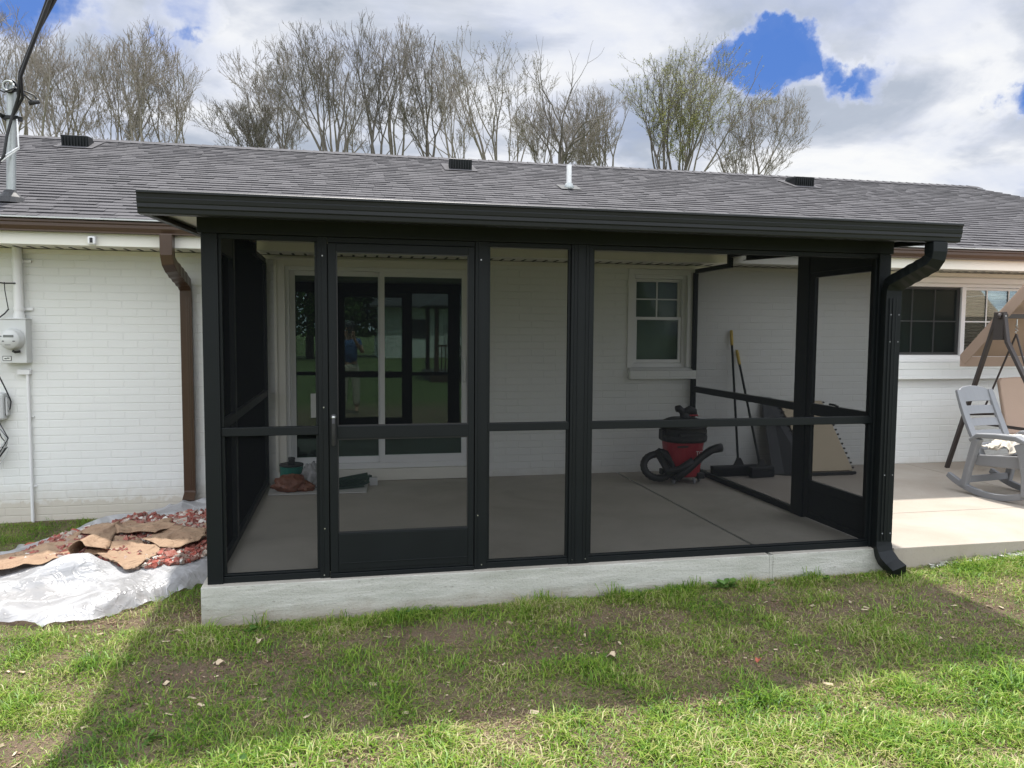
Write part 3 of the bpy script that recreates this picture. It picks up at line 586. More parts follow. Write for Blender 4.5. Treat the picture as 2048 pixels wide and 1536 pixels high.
# side walls
def side(x0, x1, xs, door):
    # x0<x1 band, xs = screen plane
    nm = 'side'
    m = MB(); m.box(x0, x1, 2.945, 2.995, .001, 2.10); m.build('post', 'black', porch, bevel=.003)
    yb = .96 if door else 1.0
    m = MB(); m.box(x0-.01, x1+.0, .865, .865+.16 if door else .95, .001, 2.125); m.build('post', 'black', porch, bevel=.003)
    ya = 1.026 if door else .951
    m = MB(); m.box(x0, x1, ya, 2.944, .002, .05); m.build('base_rail', 'black', porch, bevel=.002)
    m = MB(); m.box(x0, x1, ya, 2.944, .848, .908); m.build('mid_rail', 'black', porch, bevel=.002)
    m = MB()   # top rail that steps down around the eave
    m.box(x0, x1, ya, 2.20, 2.19, 2.225); m.box(x0, x1, 2.201, 2.245, 2.095, 2.225); m.box(x0, x1, 2.246, 2.944, 2.095, 2.135)
    m.build('top_rail', 'black', porch, bevel=.002)
    m = MB(); m.box(x0-.004, x1-.002, .091, .864, 1.945, 2.118); m.build('header_beam', 'black', porch, bevel=.003)
    m = MB(); m.add([(xs,ya,.05),(xs,2.944,.05),(xs,2.944,.848),(xs,ya,.848)], [(0,1,2,3)]); m.build('screen_panel', 'screen', porch)
    m = MB(); m.add([(xs,ya,.908),(xs,2.944,.908),(xs,2.944,2.095),(xs,2.245,2.095),(xs,2.2,2.19),(xs,ya,2.19)], [(0,1,2,3,4,5)]); m.build('screen_panel', 'screen', porch)
    if door:
        m = MB(); m.box(x0, x0+.035, .094, .135, .012, 1.944); m.box(x0, x0+.035, .80, .862, .012, 1.944); m.box(x0, x0+.035, .136, .799, .835, .925); m.box(x0, x0+.035, .136, .799, .25, .315); m.box(x0, x0+.035, .136, .799, .012, .06); m.box(x0, x0+.035, .136, .799, 1.905, 1.944)
        d = m.build('screen_door', 'black', porch, bevel=.003)
        m = MB(); m.box(x0+.008, x0+.02, .136, .799, .061, .249); m.build('kick_panel', 'black', d)
        m = MB(); m.add([(x0+.017,.136,.316),(x0+.017,.799,.316),(x0+.017,.799,.834),(x0+.017,.136,.834)], [(0,1,2,3)]); m.add([(x0+.017,.136,.926),(x0+.017,.799,.926),(x0+.017,.799,1.904),(x0+.017,.136,1.904)], [(0,1,2,3)]); m.build('screen', 'screen', d)
        m = MB(); m.tube([(x0-.002,.45,.93),(x0-.035,.45,.945),(x0-.04,.5,.945)], .008, 8); m.build('handle', 'rubber', d)
    else:
        m = MB(); m.box(x0, x1, .091, .864, .002, .05); m.build('base_rail', 'black', porch, bevel=.002)
        m = MB(); m.box(x0, x1, .091, .864, .848, .908); m.build('mid_rail', 'black', porch, bevel=.002)
        for z0, z1 in ((.05,.848), (.908,1.955)): m = MB(); m.add([(xs,.091,z0),(xs,.864,z0),(xs,.864,z1),(xs,.091,z1)], [(0,1,2,3)]); m.build('screen_panel', 'screen', porch)
side(4.355, 4.40, 4.385, True)
side(.005, .05, .02, False)
# porch roof panel, side fascias, gutter
m = MB(); m.hexa([(-.235,-.26,2.10),(4.638,-.26,2.10),(4.638,2.497,2.24),(-.235,2.497,2.24),(-.235,-.26,2.166),(4.638,-.26,2.166),(4.638,2.497,2.31),(-.235,2.497,2.31)])
m.build('roof_panel', 'ceil', porch)
for xa in (-.243, 4.640):
    m = MB(); m.hexa([(xa,-.258,2.065),(xa+.006,-.258,2.065),(xa+.006,2.40,2.185),(xa,2.40,2.185),(xa,-.258,2.172),(xa+.006,-.258,2.172),(xa+.006,2.40,2.315),(xa,2.40,2.315)])
    s = 1 if xa < 0 else -1; xi = xa+.006 if xa < 0 else xa-.03
    m.hexa([(xi,-.258,2.065),(xi+.03,-.258,2.065),(xi+.03,2.40,2.185),(xi,2.40,2.185),(xi,-.258,2.071),(xi+.03,-.258,2.071),(xi+.03,2.40,2.191),(xi,2.40,2.191)])
    m.build('side_fascia', 'black', porch)
pr = [(-.262,2.178), (-.345,2.178), (-.352,2.174), (-.352,2.163), (-.345,2.158), (-.341,2.140), (-.345,2.136), (-.341,2.116), (-.337,2.112), (-.337,2.092), (-.330,2.086), (-.327,2.066), (-.322,2.060), (-.262,2.060)]
m = MB(); m.prism([(-.243, a, b) for a, b in pr], (4.889, 0, 0)); gt = m.build('gutter', 'bronze', porch, bevel=.0008)
# black downspout of the porch
P = [(4.49,-.30,2.059), (4.49,-.30,2.0), (4.488,-.295,1.96), (4.478,-.27,1.925)]
for k in range(1, 9): t = k/9; P.append((4.478-.105*t, -.27+.20*t, 1.925-.12*t))
P += [(4.372,-.068,1.80), (4.370,-.055,1.765), (4.37,-.052,1.72), (4.37,-.052,.06), (4.37,-.058,.02), (4.372,-.075,-.02), (4.376,-.105,-.055), (4.382,-.15,-.085), (4.390,-.215,-.115)]
rs = [1,1.02,.98,1.04]+[1.03 if k % 2 else .97 for k in range(8)]+[1.04,.98,1,1,1.05,.98,1.05,.98,1.02]
m = MB(); m.tube(P, rs, 4, w=(.04, .052), up=(0,1,0)); ds = m.build('downspout', 'black', porch, bevel=.003)
m = MB()
for dx in (-.036,-.012,.012,.036): m.box(4.37+dx-.004, 4.37+dx+.004, -.0965, -.0925, .07, 1.71)
m.build('downspout_rib', 'black', ds)
for z in (1.60,1.42,.52,.12): 
    for dx in (-.03,.03): MB().lathe([(.005,0),(.004,.003)], (4.37+dx,-.097,z), 8, axis='y').build('rivet', 'greyplastic', ds)

# ------------------------------------------------------------------ things on the left wall
t = thing('electric_meter', 'grey electric meter box with round glass dial on the white brick wall', 'electric meter', (-2.0500, 3, 1.18))
m = MB(); m.box(-2.1750, -1.9650, 2.875, 2.998, 1.165, 1.545); m.box(-2.1820, -1.9580, 2.868, 2.998, 1.546, 1.556); m.build('meter_box', 'metergrey', t, bevel=.004)
m = MB(); m.lathe([(.094,0),(.096,.02),(.086,.024),(.083,.085),(.078,.098),(.0,.10)], (-2.0650,2.874,1.375), 32, axis='y', cap=False); dl = m.build('meter_dial', 'lightgrey', t, smooth=True)
dl.data.materials.clear(); dl.data.materials.append(MT['metergrey'])
m = MB(); m.box(-2.1050,-2.0250,2.7715,2.774,1.392,1.412); m.build('display', 'lcd', dl)
m = MB(); m.box(-2.1150,-2.1000,2.772,2.774,1.355,1.362); m.box(-2.0350,-2.0150,2.772,2.774,1.355,1.362); m.box(-2.0950,-2.0500,2.772,2.774,1.325,1.328); m.box(-2.1350,-2.1180,2.772,2.774,1.398,1.404); m.build('marking', 'ink', dl)
m = MB(); m.tube([(-2.0600,2.85,1.27),(-2.0400,2.83,1.262),(-2.0000,2.84,1.268)], .012, 6); m.build('seal', 'rubber', t)
m = MB(); m.box(-2.1550,-2.0850,2.8725,2.8745,1.185,1.228,1); m.box(-2.1500,-2.0900,2.871,2.8722,1.19,1.223,0)
m.box(-2.1400,-2.1220,2.8695,2.8708,1.2,1.209,1); m.box(-2.1200,-2.1000,2.8695,2.8708,1.204,1.213,1); m.build('warning_label', ['sticker','ink'], t)
t = thing('service_conduit', 'fat white conduit running from the eave down into the meter box', 'conduit', (-2.0300, 3, 1.56))
m = MB(); m.tube([(-2.0400,2.945,1.557),(-2.0400,2.945,1.60)], .046, 16); m.tube([(-2.0400,2.945,1.60),(-2.0400,2.945,2.177)], .038, 16); m.build('pipe', 'white', t, smooth=False)
m = MB()
for z in (1.64, 2.06): m.box(-2.0850, -1.9400, 2.975, 2.998, z-.012, z+.012); m.tube([(-2.0400,2.945,z-.014),(-2.0400,2.945,z+.014)], .044, 16)
m.build('strap', 'white', t)
t = thing('ground_conduit', 'thin white conduit with a small junction box below the meter, running into the grass', 'conduit', (-2.0, 3, -.3))
m = MB(); m.box(-2.075, -1.975, 2.95, 2.998, 1.06, 1.105); m.build('junction_box', 'white', t, bevel=.003)
m = MB(); m.tube([(-2.0,2.975,1.059),(-2.0,2.975,-.35)], .014, 10); m.build('pipe', 'white', t)
m = MB()
for z in (.68, .05): m.box(-2.03, -1.965, 2.985, 2.998, z-.006, z+.006)
m.build('clip', 'white', t)
t = thing('cable_box', 'grey rounded telephone box on the brick wall below the meter', 'utility box', (-2.26, 3, .66))
m = MB(); m.box(-2.42, -2.175, 2.90, 2.998, .66, .90); m.build('housing', 'lightgrey', t, bevel=.02)
m = MB(); m.box(-2.17, -2.155, 2.93, 2.998, .70, .86); m.box(-2.153,-2.148,2.94,2.95,.80,.83); m.box(-2.153,-2.148,2.94,2.95,.74,.77); m.build('hinge', 'lightgrey', t, bevel=.003)
m = MB(); m.tube([(-2.5,2.97,1.93),(-2.2,2.965,1.87),(-2.13,2.90,1.86),(-2.05,2.90,1.862),(-2.03,2.97,1.865)], .006, 6); m.tube([(-2.13,2.97,1.64),(-2.16,2.965,1.6),(-2.205,2.96,1.56),(-2.24,2.95,1.5),(-2.245,2.94,1.2),(-2.22,2.95,1.05),(-2.17,2.96,.92),(-2.135,2.96,.82),(-2.145,2.96,.76),(-2.18,2.93,.70)], .006, 6)
m.tube([(-2.13,2.9,1.87),(-2.128,2.9,1.80),(-2.13,2.96,1.64)], .004, 5)
tag(m.build('black_cable', 'rubber', None, smooth=True), 'thin black cable looping past the meter to the telephone box', 'cable')
m = MB()
for k in range(6):
    a = .03*k; pts = [(-2.27+.03*math.sin(k*2.1), 2.95, .665)]
    for j in range(1, 13): tt = j/12; ang = tt*math.pi*2; pts.append((-2.25+.01*k+.07*math.sin(ang+.4*k)-.02*tt, 2.945-.006*k, .66-.14-.17*(1-math.cos(ang))/2*(.8+.12*k)-.1*tt))
    m.tube(pts, .0045, 5, mi=k % 2)
tag(m.build('cable_bundle', ['rubber','lightgrey'], None, smooth=True), 'loops of loose black and grey wire hanging under the telephone box', 'cable')
t = thing('security_camera', 'small white camera with a black lens face on the fascia left of the porch', 'camera', (-1.29, 2.5, 2.19))
m = MB(); m.box(-1.325, -1.262, 2.455, 2.499, 2.172, 2.242); m.build('housing', 'white', t, bevel=.012)
m = MB(); m.box(-1.305, -1.282, 2.451, 2.4545, 2.187, 2.228); m.build('lens_window', 'rubber', t)
# service mast
t = thing('service_mast', 'grey steel electric service mast standing through the roof at the left', 'mast', (-2.1, 2.95, 2.57))
m = MB(); m.tube([(-2.075,2.95,2.50),(-2.035,2.95,3.56)], .037, 16); m.build('pipe', 'galv', t, smooth=False)
m = MB(); m.lathe([(.125,-.03),(.10,.02),(.06,.06),(.045,.085)], (-2.075,2.95,2.585), 14); m.build('roof_boot', 'rubber', t, smooth=False)
m = MB(); m.box(-2.11, -1.975, 2.90, 2.995, 3.27, 3.30); m.tube([(-2.115,2.9,3.285),(-2.09,2.89,3.31)], .02, 8); m.tube([(-1.975,2.9,3.285),(-1.94,2.9,3.285)], .009, 6); m.build('clamp', 'bronze', t, bevel=.002)
m = MB(); m.tube([(-2.03+.05*math.cos(a), 2.90, 3.545+.05*math.sin(a)) for a in np.linspace(0, 4*math.pi, 30)], .012, 6, mi=0)
m.tube([(-2.035+.042*math.cos(a), 2.88, 3.54+.042*math.sin(a)) for a in np.linspace(.5, 2*math.pi+.5, 16)], .010, 6, mi=1); m.build('weatherhead_coil', ['rubber','galv'], t, smooth=True)
m = MB()
cab = [(-2.08,2.86,2.95),(-2.05,2.86,3.12),(-2.01,2.87,3.28),(-1.95,2.86,3.45),(-1.83,2.6,3.56),(-1.506,2.0,3.66),(-1.05,1.0,3.60),(-.5,0,3.63),(.6,-3,4.0),(3,-12,5.4),(6,-24,7.4)]
m.tube([(-2.2,2.86,2.75)]+cab[:1]+cab[1:], .013, 6)
m.tube([(x+.02*math.sin(i*1.9)+.012, y, z+.018*math.cos(i*1.9)) for i, (x, y, z) in enumerate(cab[2:])], .012, 6)
m.tube([(x-.012, y+.01, z+.022+.01*math.sin(i*2.6)) for i, (x, y, z) in enumerate(cab[3:])], .009, 6)
tag(m.build('service_cable', 'rubber', None, smooth=True), 'thick twisted black overhead cable rising from the service mast', 'cable')
m = MB(); m.tube([(-2.0,2.88,3.54),(-1.93,2.87,3.49),(-1.86,2.86,3.43),(-1.84,2.86,3.415)], .009, 6); m.tube([(-2.0,2.88,3.50),(-1.9,2.87,3.50),(-1.83,2.86,3.47),(-1.80,2.86,3.42)], .007, 6); m.tube([(-1.87,2.86,3.40),(-1.79,2.86,3.42)], .02, 6)
m.tube([(-2.3,2.9,3.62),(-2.15,2.87,3.52),(-2.06,2.86,3.48),(-1.98,2.86,3.52)], .007, 6)
tag(m.build('wire_tail', 'rubber', None, smooth=True), 'short black wire tails with a splice sticking out beside the mast head', 'cable')
m = MB(); m.tube([(-1.985,2.9,3.27),(-1.978,2.9,3.02),(-2.10,2.86,2.90),(-2.35,2.8,2.72)], .007, 6); m.tube([(-1.975,2.89,3.03),(-2.11,2.85,2.92),(-2.22,2.8,2.74)], .005, 6)
tag(m.build('white_wire', 'white', None, smooth=True), 'thin white wire slanting across the grey service mast', 'cable')

# ------------------------------------------------------------------ sheet helper
def inpoly(x, y, poly):
    c = np.zeros(x.shape, bool); n = len(poly)
    for i in range(n):
        x1, y1 = poly[i]; x2, y2 = poly[(i+1) % n]
        c ^= ((y1 > y) != (y2 > y)) & (x < (x2-x1)*(y-y1)/((y2-y1) if y2 != y1 else 1e-9)+x1)
    return c
def pile(x, y):
    r = ((x+.75)/.75)**2+((y-1.65)/1.15)**2
    return .115*np.exp(-r*1.1)+.05*np.exp(-(((x+1.0)/.2)**2+((y-.85)/.2)**2))
def edge_d(x, y, poly):
    d = np.full(x.shape, 9.); n = len(poly)
    for i in range(n):
        a = np.array(poly[i]); b = np.array(poly[(i+1) % n]); ab = b-a; t = np.clip(((x-a[0])*ab[0]+(y-a[1])*ab[1])/(ab@ab+1e-9), 0, 1)
        d = np.minimum(d, np.hypot(x-a[0]-t*ab[0], y-a[1]-t*ab[1]))
    return d
def sheet(poly, zf, st=.025, jag=.03, seed=1):
    pts = []; n = len(poly)
    for i in range(n):
        a = np.array(poly[i], float); b = np.array(poly[(i+1) % n], float); k = max(1, int(np.hypot(*(b-a))/.02))
        for t in range(k):
            q = a+(b-a)*t/k; pts.append((q[0]+(vnoise(q[0], q[1], 7, seed+5)-.5)*2*jag+(vnoise(q[0], q[1], 26, seed+8)-.5)*jag*.5, q[1]+(vnoise(q[0], q[1], 7, seed+6)-.5)*2*jag+(vnoise(q[0], q[1], 26, seed+9)-.5)*jag*.5))
    poly = pts; xs = [p[0] for p in poly]; ys = [p[1] for p in poly]
    X, Y = np.meshgrid(np.arange(min(xs)-st, max(xs)+2*st, st), np.arange(min(ys)-st, max(ys)+2*st, st), indexing='ij')
    ins = inpoly(X, Y, poly); idx = -np.ones(X.shape, int); m = MB()
    q = ins[:-1, :-1] & ins[1:, :-1] & ins[1:, 1:] & ins[:-1, 1:]
    keep = np.zeros(X.shape, bool); keep[:-1, :-1] |= q; keep[1:, :-1] |= q; keep[1:, 1:] |= q; keep[:-1, 1:] |= q
    cnt = np.zeros(X.shape, int); cnt[:-1, :-1] += q; cnt[1:, :-1] += q; cnt[1:, 1:] += q; cnt[:-1, 1:] += q
    P = np.array(poly); X = X.copy(); Y = Y.copy()
    for i, j in zip(*np.nonzero(keep & (cnt < 4))):
        k = np.argmin((P[:, 0]-X[i, j])**2+(P[:, 1]-Y[i, j])**2); X[i, j], Y[i, j] = P[k]
    Z = zf(X, Y); idx[keep] = np.arange(keep.sum())
    m.v = np.stack([X[keep], Y[keep], Z[keep]], 1).tolist()
    I, J = np.nonzero(q); m.f = [(int(idx[i, j]), int(idx[i+1, j]), int(idx[i+1, j+1]), int(idx[i, j+1])) for i, j in zip(I, J)]; m.m = [0]*len(m.f)
    return m
def ridge(x, y, s, seed): return 1-np.abs(2*vnoise(x, y, s, seed)-1)
# plastic sheeting
pp = [(-3.2,.62),(-1.9,.45),(-1.41,.33),(-1.21,.24),(-.93,.10),(-.66,.17),(-.42,.46),(-.25,.64),(-.10,.90),(-.06,2.4),(-.3,2.93),(-1.0,2.94),(-1.25,2.6),(-1.45,2.45),(-1.70,2.1),(-1.80,1.75),(-2.6,1.6),(-3.2,1.5)]
def zpl(x, y):
    e = edge_d(x, y, pp)
    z = gz(x, y)+.035+pile(x, y)*.95
    z += .03*ridge(x, y, 3.1, 11)*np.exp(-((y-.6)/.5)**2)+.024*ridge(x+.3*y, y, 4, 12)+.010*ridge(x-.2*y, y, 9, 13)
    z += .10*np.exp(-(((x+.97)/.2)**2+((y-.78)/.16)**2))+.03*np.exp(-(((x+1.3)/.25)**2+((y-.62)/.15)**2))
    z += .09*np.exp(-(((x+.55)/.35)**2+((y-2.85)/.16)**2))*(.5+ridge(x, y, 8, 17))+.06*np.exp(-(((x+1.2)/.3)**2+((y-2.5)/.15)**2))
    return z-(z-gz(x, y)-.006)*np.exp(-e/.035)
o = sheet(pp, zpl, .02, .03, 21).build('plastic_sheet', 'plasticsheet', None, smooth=True)
tag(o, 'clear plastic sheeting spread on the grass under the brick rubble', 'plastic sheet')
# rubble
rpoly = [(-1.62,1.25),(-1.55,1.5),(-1.45,1.85),(-1.28,2.15),(-1.0,2.4),(-.45,2.5),(-.12,2.35),(-.12,1.25),(-.4,.85),(-.62,.82),(-1.11,1.1)]
N = 9500; px = rng.uniform(-1.7, -.1, N); py = rng.uniform(.7, 2.8, N); k = inpoly(px, py, rpoly); px, py = px[k], py[k]
pz = zpl(px, py)+rng.uniform(0, .02, len(px)); m = MB()
for x, y, z in zip(px, py, pz):
    s = random.choice((.008,.010,.013,.016,.021)) if random.random() < .985 else .034
    q = [Vector((sx*random.uniform(.6,1.5), sy_*random.uniform(.5,1.1), szz*random.uniform(.3,.75)))*s for szz in (-1,1) for (sx, sy_) in ((-1,-1),(1,-1),(1,1),(-1,1))]
    Rm = Matrix.Rotation(random.uniform(0,6.3), 3, 'Z') @ Matrix.Rotation(random.gauss(0,.5), 3, 'X') @ Matrix.Rotation(random.gauss(0,.5), 3, 'Y')
    m.hexa([Vector((x,y,z+s*.3))+Rm @ v for v in q])
o = m.build('rubble', 'rubble', None); tag(o, 'heap of broken red and white brick chips on plastic sheeting', 'rubble', kind='stuff')
m = MB(); m.box(-1.70,-1.55,1.98,2.05,0,.05); m.xf(Matrix.Translation((0,0,float(gz(-1.62,2.0))+.01))); tag(m.build('loose_brick', 'brickred', None, bevel=.004), 'red brick piece lying in the grass at the left end of the rubble', 'brick')
# kraft paper pieces
def paper(poly, lift, label, seed, fold=.03):
    def zf(x, y):
        e = 1-np.exp(-edge_d(x, y, poly)/.045)
        b = gz(x, y)+.062+pile(x, y)*.95
        z = b+.034+lift*.15+fold*.55*(ridge(x, y, 2.6, seed)-.5)+.035*(ridge(x+y*.5, y-.3*x, 5.5, seed+1)-.5)+.012*(ridge(x, y, 13, seed+3)-.5)*e
        return z+.05*np.exp(-edge_d(x, y, poly)/.02)*np.clip(vnoise(x, y, 8, seed+2)-.45, 0, 1)
    o = sheet(poly, zf, .012, .045, seed).build('brown_paper', 'paper', None, smooth=True, solid=.003)
    return tag(o, label, 'paper', 'torn brown paper on the rubble')
paper([(-3.0,.9),(-1.62,.88),(-1.46,.93),(-1.30,1.0),(-1.12,1.08),(-1.07,1.2),(-1.15,1.6),(-1.24,1.82),(-1.34,1.6),(-1.46,1.38),(-1.9,1.30),(-3.0,1.38)], .03, 'longest brown paper sheet, running off to the left over the plastic', 31, .03)
paper([(-.95,1.58),(-1.0,1.80),(-.90,1.98),(-.72,1.88),(-.6,1.93),(-.50,1.66),(-.62,1.48),(-.80,1.52)], .05, 'torn brown paper sheet on the top of the rubble heap, farthest from the camera', 41, .06)
paper([(-.70,1.42),(-.60,1.58),(-.40,1.66),(-.26,1.60),(-.22,1.42),(-.33,1.22),(-.52,1.12),(-.66,1.24)], .055, 'crumpled brown paper sheet at the right of the heap, next to the porch post', 45, .06)
paper([(-1.0,1.05),(-.98,1.5),(-.80,1.45),(-.66,1.25),(-.52,1.08),(-.50,.93),(-.60,.76),(-.82,.92)], .04, 'crumpled brown paper sheet at the near side of the heap, by the plastic lump', 51, .045)
paper([(-.30,1.9),(-.14,2.0),(-.11,1.62),(-.2,1.5),(-.28,1.62)], .06, 'small brown paper scrap half hidden behind the porch post', 57, .05)
paper([(-1.22,1.72),(-1.08,1.9),(-1.0,1.76),(-1.06,1.6)], .05, 'small brown paper scrap between the long sheet and the heap top', 59, .05)
# rolled-up flap
m = MB(); st = len(m.v); rows = []
for i in range(22):
    t_ = i/21; p0 = Vector((-1.0+.02*t_, 1.02+.85*t_, 0)); zg = float(gz(p0.x, p0.y)+pile(np.array(p0.x), np.array(p0.y)))+.15
    row = []
    for j in range(15):
        a = -2.4+j*.30; rad = .055*(1-.75*t_)+.01*math.sin(j+i*.3)*.3
        row.append((p0.x+rad*math.sin(a)*1.25+.10*(1-t_)*max(0, j-11)/3, p0.y+.03*math.sin(j), zg+rad*(math.cos(a)-.2)-.03*t_))
    rows.append(row)
m.v = [v for r_ in rows for v in r_]; m.f = [(i*15+j, i*15+j+1, (i+1)*15+j+1, (i+1)*15+j) for i in range(21) for j in range(14)]; m.m = [0]*len(m.f)
tag(m.build('brown_paper', 'paper', None, smooth=True, solid=.003), 'brown paper rolled into an open tube between the flat sheets', 'paper', 'torn brown paper on the rubble')

# ------------------------------------------------------------------ things inside the porch
m = MB(); m.hexa([(.09,2.43,.003),(.95,2.40,.003),(.98,2.90,.003),(.07,2.93,.003),(.09,2.43,.013),(.95,2.40,.013),(.98,2.90,.013),(.07,2.93,.013)])
tag(m.build('white_board', 'board', None, bevel=.002), 'flat white board lying on the porch floor under the bucket and bags', 'board')
t = thing('joint_compound_bucket', 'white bucket with a teal band and dark lid beside the sliding door', 'bucket', (.27, 2.78, .014))
m = MB(); m.lathe([(.085,.014),(.10,.15),(.103,.16),(.103,.20)], (.27,2.78,0), 28, cap=True); m.build('bucket_body', 'white', t, smooth=False)
m = MB(); m.lathe([(.1042,.105),(.1062,.205)], (.27,2.78,0), 28, cap=False); m.lathe([(.102,.1062),(.1042,.105)], (.27,2.78,0), 28, cap=False); m.build('label_band', 'teal', t, smooth=True)
m = MB(); m.lathe([(.107,.207),(.110,.215),(.105,.226),(.06,.222)], (.27,2.78,0), 28); m.box(.245,.30,2.74,2.80,.225,.27); m.lathe([(.035,.268),(.03,.285),(.005,.29)], (.272,2.77,0), 14); m.build('lid', 'rubber', t, smooth=False)
def blob(name, c, r, mat, label, cat, seed, amp=.3, flat=.0):
    m = MB(); nu, nv = 40, 22
    for i in range(nv+1):
        for j in range(nu):
            th = math.pi*i/nv; ph = 2*math.pi*j/nu; d = Vector((math.sin(th)*math.cos(ph), math.sin(th)*math.sin(ph), math.cos(th)))
            k = 1+amp*(noise.noise(d*2.1+Vector((seed,0,0)))+.55*(1-2*abs(noise.noise(d*4.5+Vector((0,seed,0)))))-.3)
            m.v.append((c[0]+d.x*r[0]*k, c[1]+d.y*r[1]*k, max(c[2]+d.z*r[2]*k, flat)))
    for i in range(nv):
        for j in range(nu): m.f.append((i*nu+j, (i+1)*nu+j, (i+1)*nu+(j+1) % nu, i*nu+(j+1) % nu)); m.m.append(0)
    return tag(m.build(name, mat, None, smooth=True), label, cat)
blob('plastic_bag', (.265,2.57,.07), (.15,.10,.085), 'redbag', 'crumpled reddish brown plastic bag in front of the bucket', 'bag', 3, .35, .015)
blob('plastic_bag', (.455,2.68,.11), (.085,.07,.13), 'baggy', 'clear crinkled plastic bag standing beside the bucket', 'bag', 8, .4, .015)
blob('plastic_bag', (.40,2.55,.045), (.085,.06,.05), 'redbag', 'small tan bag slumped at the right of the reddish bag', 'bag', 13, .35, .015)
m = MB(); m.bar((.62,2.62,.03),(1.0,2.80,.075),.05,.04); m.bar((.60,2.52,.02),(.93,2.58,.03),.03,.012); m.bar((.66,2.70,.055),(.97,2.76,.095),.012,.06)
for k in range(5): m.bar((.66+.05*k,2.54+.015*k,.02),(.80+.045*k,2.66,.06),.012,.03)
tag(m.build('metal_channel_scrap', 'darkgreen', None, bevel=.002), 'dark green metal trim offcuts piled on the floor behind the screen door', 'metal scrap')
m = MB(); m.box(.985,1.06,2.72,2.78,.004,.075); tag(m.build('white_block', 'lightgrey', None, bevel=.003), 'small white block next to the dark metal offcuts', 'block')
# shop vacuum
t = thing('shop_vacuum', 'red wet and dry vacuum with black lid by the window wall', 'vacuum cleaner', (4.05, 2.45, 0))
vc = (4.035, 2.45)
m = MB(); m.lathe([(.145,.06),(.16,.075),(.195,.40),(.205,.415),(.205,.43)], (vc[0],vc[1],0), 32, sq=.82); tk = m.build('tank', 'red', t, smooth=False, bevel=.003)
m = MB(); m.lathe([(.215,.405),(.228,.43),(.228,.47),(.212,.48),(.215,.53),(.222,.55),(.20,.60),(.15,.625),(.12,.635)], (vc[0],vc[1],0), 32, sq=.85); m.box(vc[0]-.13,vc[0]+.13,vc[1]-.235,vc[1]-.2,.47,.50)
m.box(vc[0]-.235,vc[0]-.20,vc[1]-.05,vc[1]+.05,.42,.52); m.box(vc[0]+.20,vc[0]+.235,vc[1]-.05,vc[1]+.05,.40,.52)
lid = m.build('lid', 'rubber', t, smooth=False, bevel=.004)
m = MB(); m.tube([(vc[0]-.10,2.40,.725),(vc[0]-.07,2.40,.73),(vc[0]-.03,2.41,.70),(vc[0]+.0,2.41,.66),(vc[0]+0,2.41,.60)], [.032,.036,.034,.05,.06], 10); m.tube([(vc[0]-.02,2.41,.68),(vc[0]+.05,2.41,.715),(vc[0]+.085,2.41,.70),(vc[0]+.10,2.41,.66)], [.04,.042,.04,.03], 10); m.build('handle', 'rubber', lid, smooth=True)
m = MB(); m.box(vc[0]-.14,vc[0]-.03,vc[1]-.202,vc[1]-.186,.365,.378); m.build('grip_recess', 'rubber', tk)
m = MB(); m.lathe([(.028,0),(.026,.014),(.012,.018)], (vc[0]-.10,vc[1]-.168,.12), 16, axis='y'); m.build('drain_cap', 'rubber', tk, smooth=True)
m = MB(); m.box(vc[0]+.03,vc[0]+.12,2.37,2.43,.655,.67); m.build('switch', 'red', lid, bevel=.002)
m = MB(); hp = [(3.93,2.30,.07)]
for i in range(66):
    a = -.6+i*.13; hp.append((3.745+.15*math.cos(a), 2.36+.05*math.sin(a), .155+.0006*i+.115*math.sin(a)))
hp += [(3.80,2.24,.14),(3.90,2.20,.17),(4.02,2.17,.25)]
m.tube(hp, [.037 if i % 2 else .033 for i in range(len(hp))], 10); m.build('hose', 'rubber', t, smooth=True)
m = MB(); m.tube([(3.86,2.20,.07),(3.98,2.18,.17),(4.10,2.17,.28),(4.20,2.17,.345),(4.27,2.17,.365),(4.31,2.17,.37)], [.034,.036,.036,.038,.042,.042], 12); m.build('wand', 'rubber', t, smooth=True)
m = MB()
for (dx, dy) in ((-.13,-.12),(.13,-.12),(-.13,.14),(.13,.14)):
    m.box(vc[0]+dx-.04,vc[0]+dx+.04,vc[1]+dy-.04,vc[1]+dy+.04,.045,.105)
m.build('base', 'rubber', t, bevel=.01)
for (dx, dy) in ((-.15,-.14),(.05,-.17),(.16,-.05)):
    m = MB(); m.lathe([(.0,-.011),(.022,-.01),(.024,0),(.022,.01),(0,.011)], (vc[0]+dx,vc[1]+dy,.025), 14, axis='x', cap=False); m.box(vc[0]+dx-.015,vc[0]+dx+.015,vc[1]+dy-.008,vc[1]+dy+.008,.03,.055); m.build('caster', 'greyplastic', t)
cu = bpy.data.curves.new('lettering', 'FONT'); cu.body = 'TOR'; cu.size = .06; cu.extrude = .001; lo = bpy.data.objects.new('lettering', cu); COL.objects.link(lo); lo.parent = t
lm_ = bpy.data.meshes.new_from_object(lo); bpy.data.objects.remove(lo); lo = bpy.data.objects.new('lettering', lm_); COL.objects.link(lo); lo.parent = t; lm_.materials.clear(); lm_.materials.append(MT['sticker'])
lo.location = Vector((vc[0]+.05, vc[1]-.197, .285))-wpos(t); lo.rotation_euler = (R(96),0,R(14))
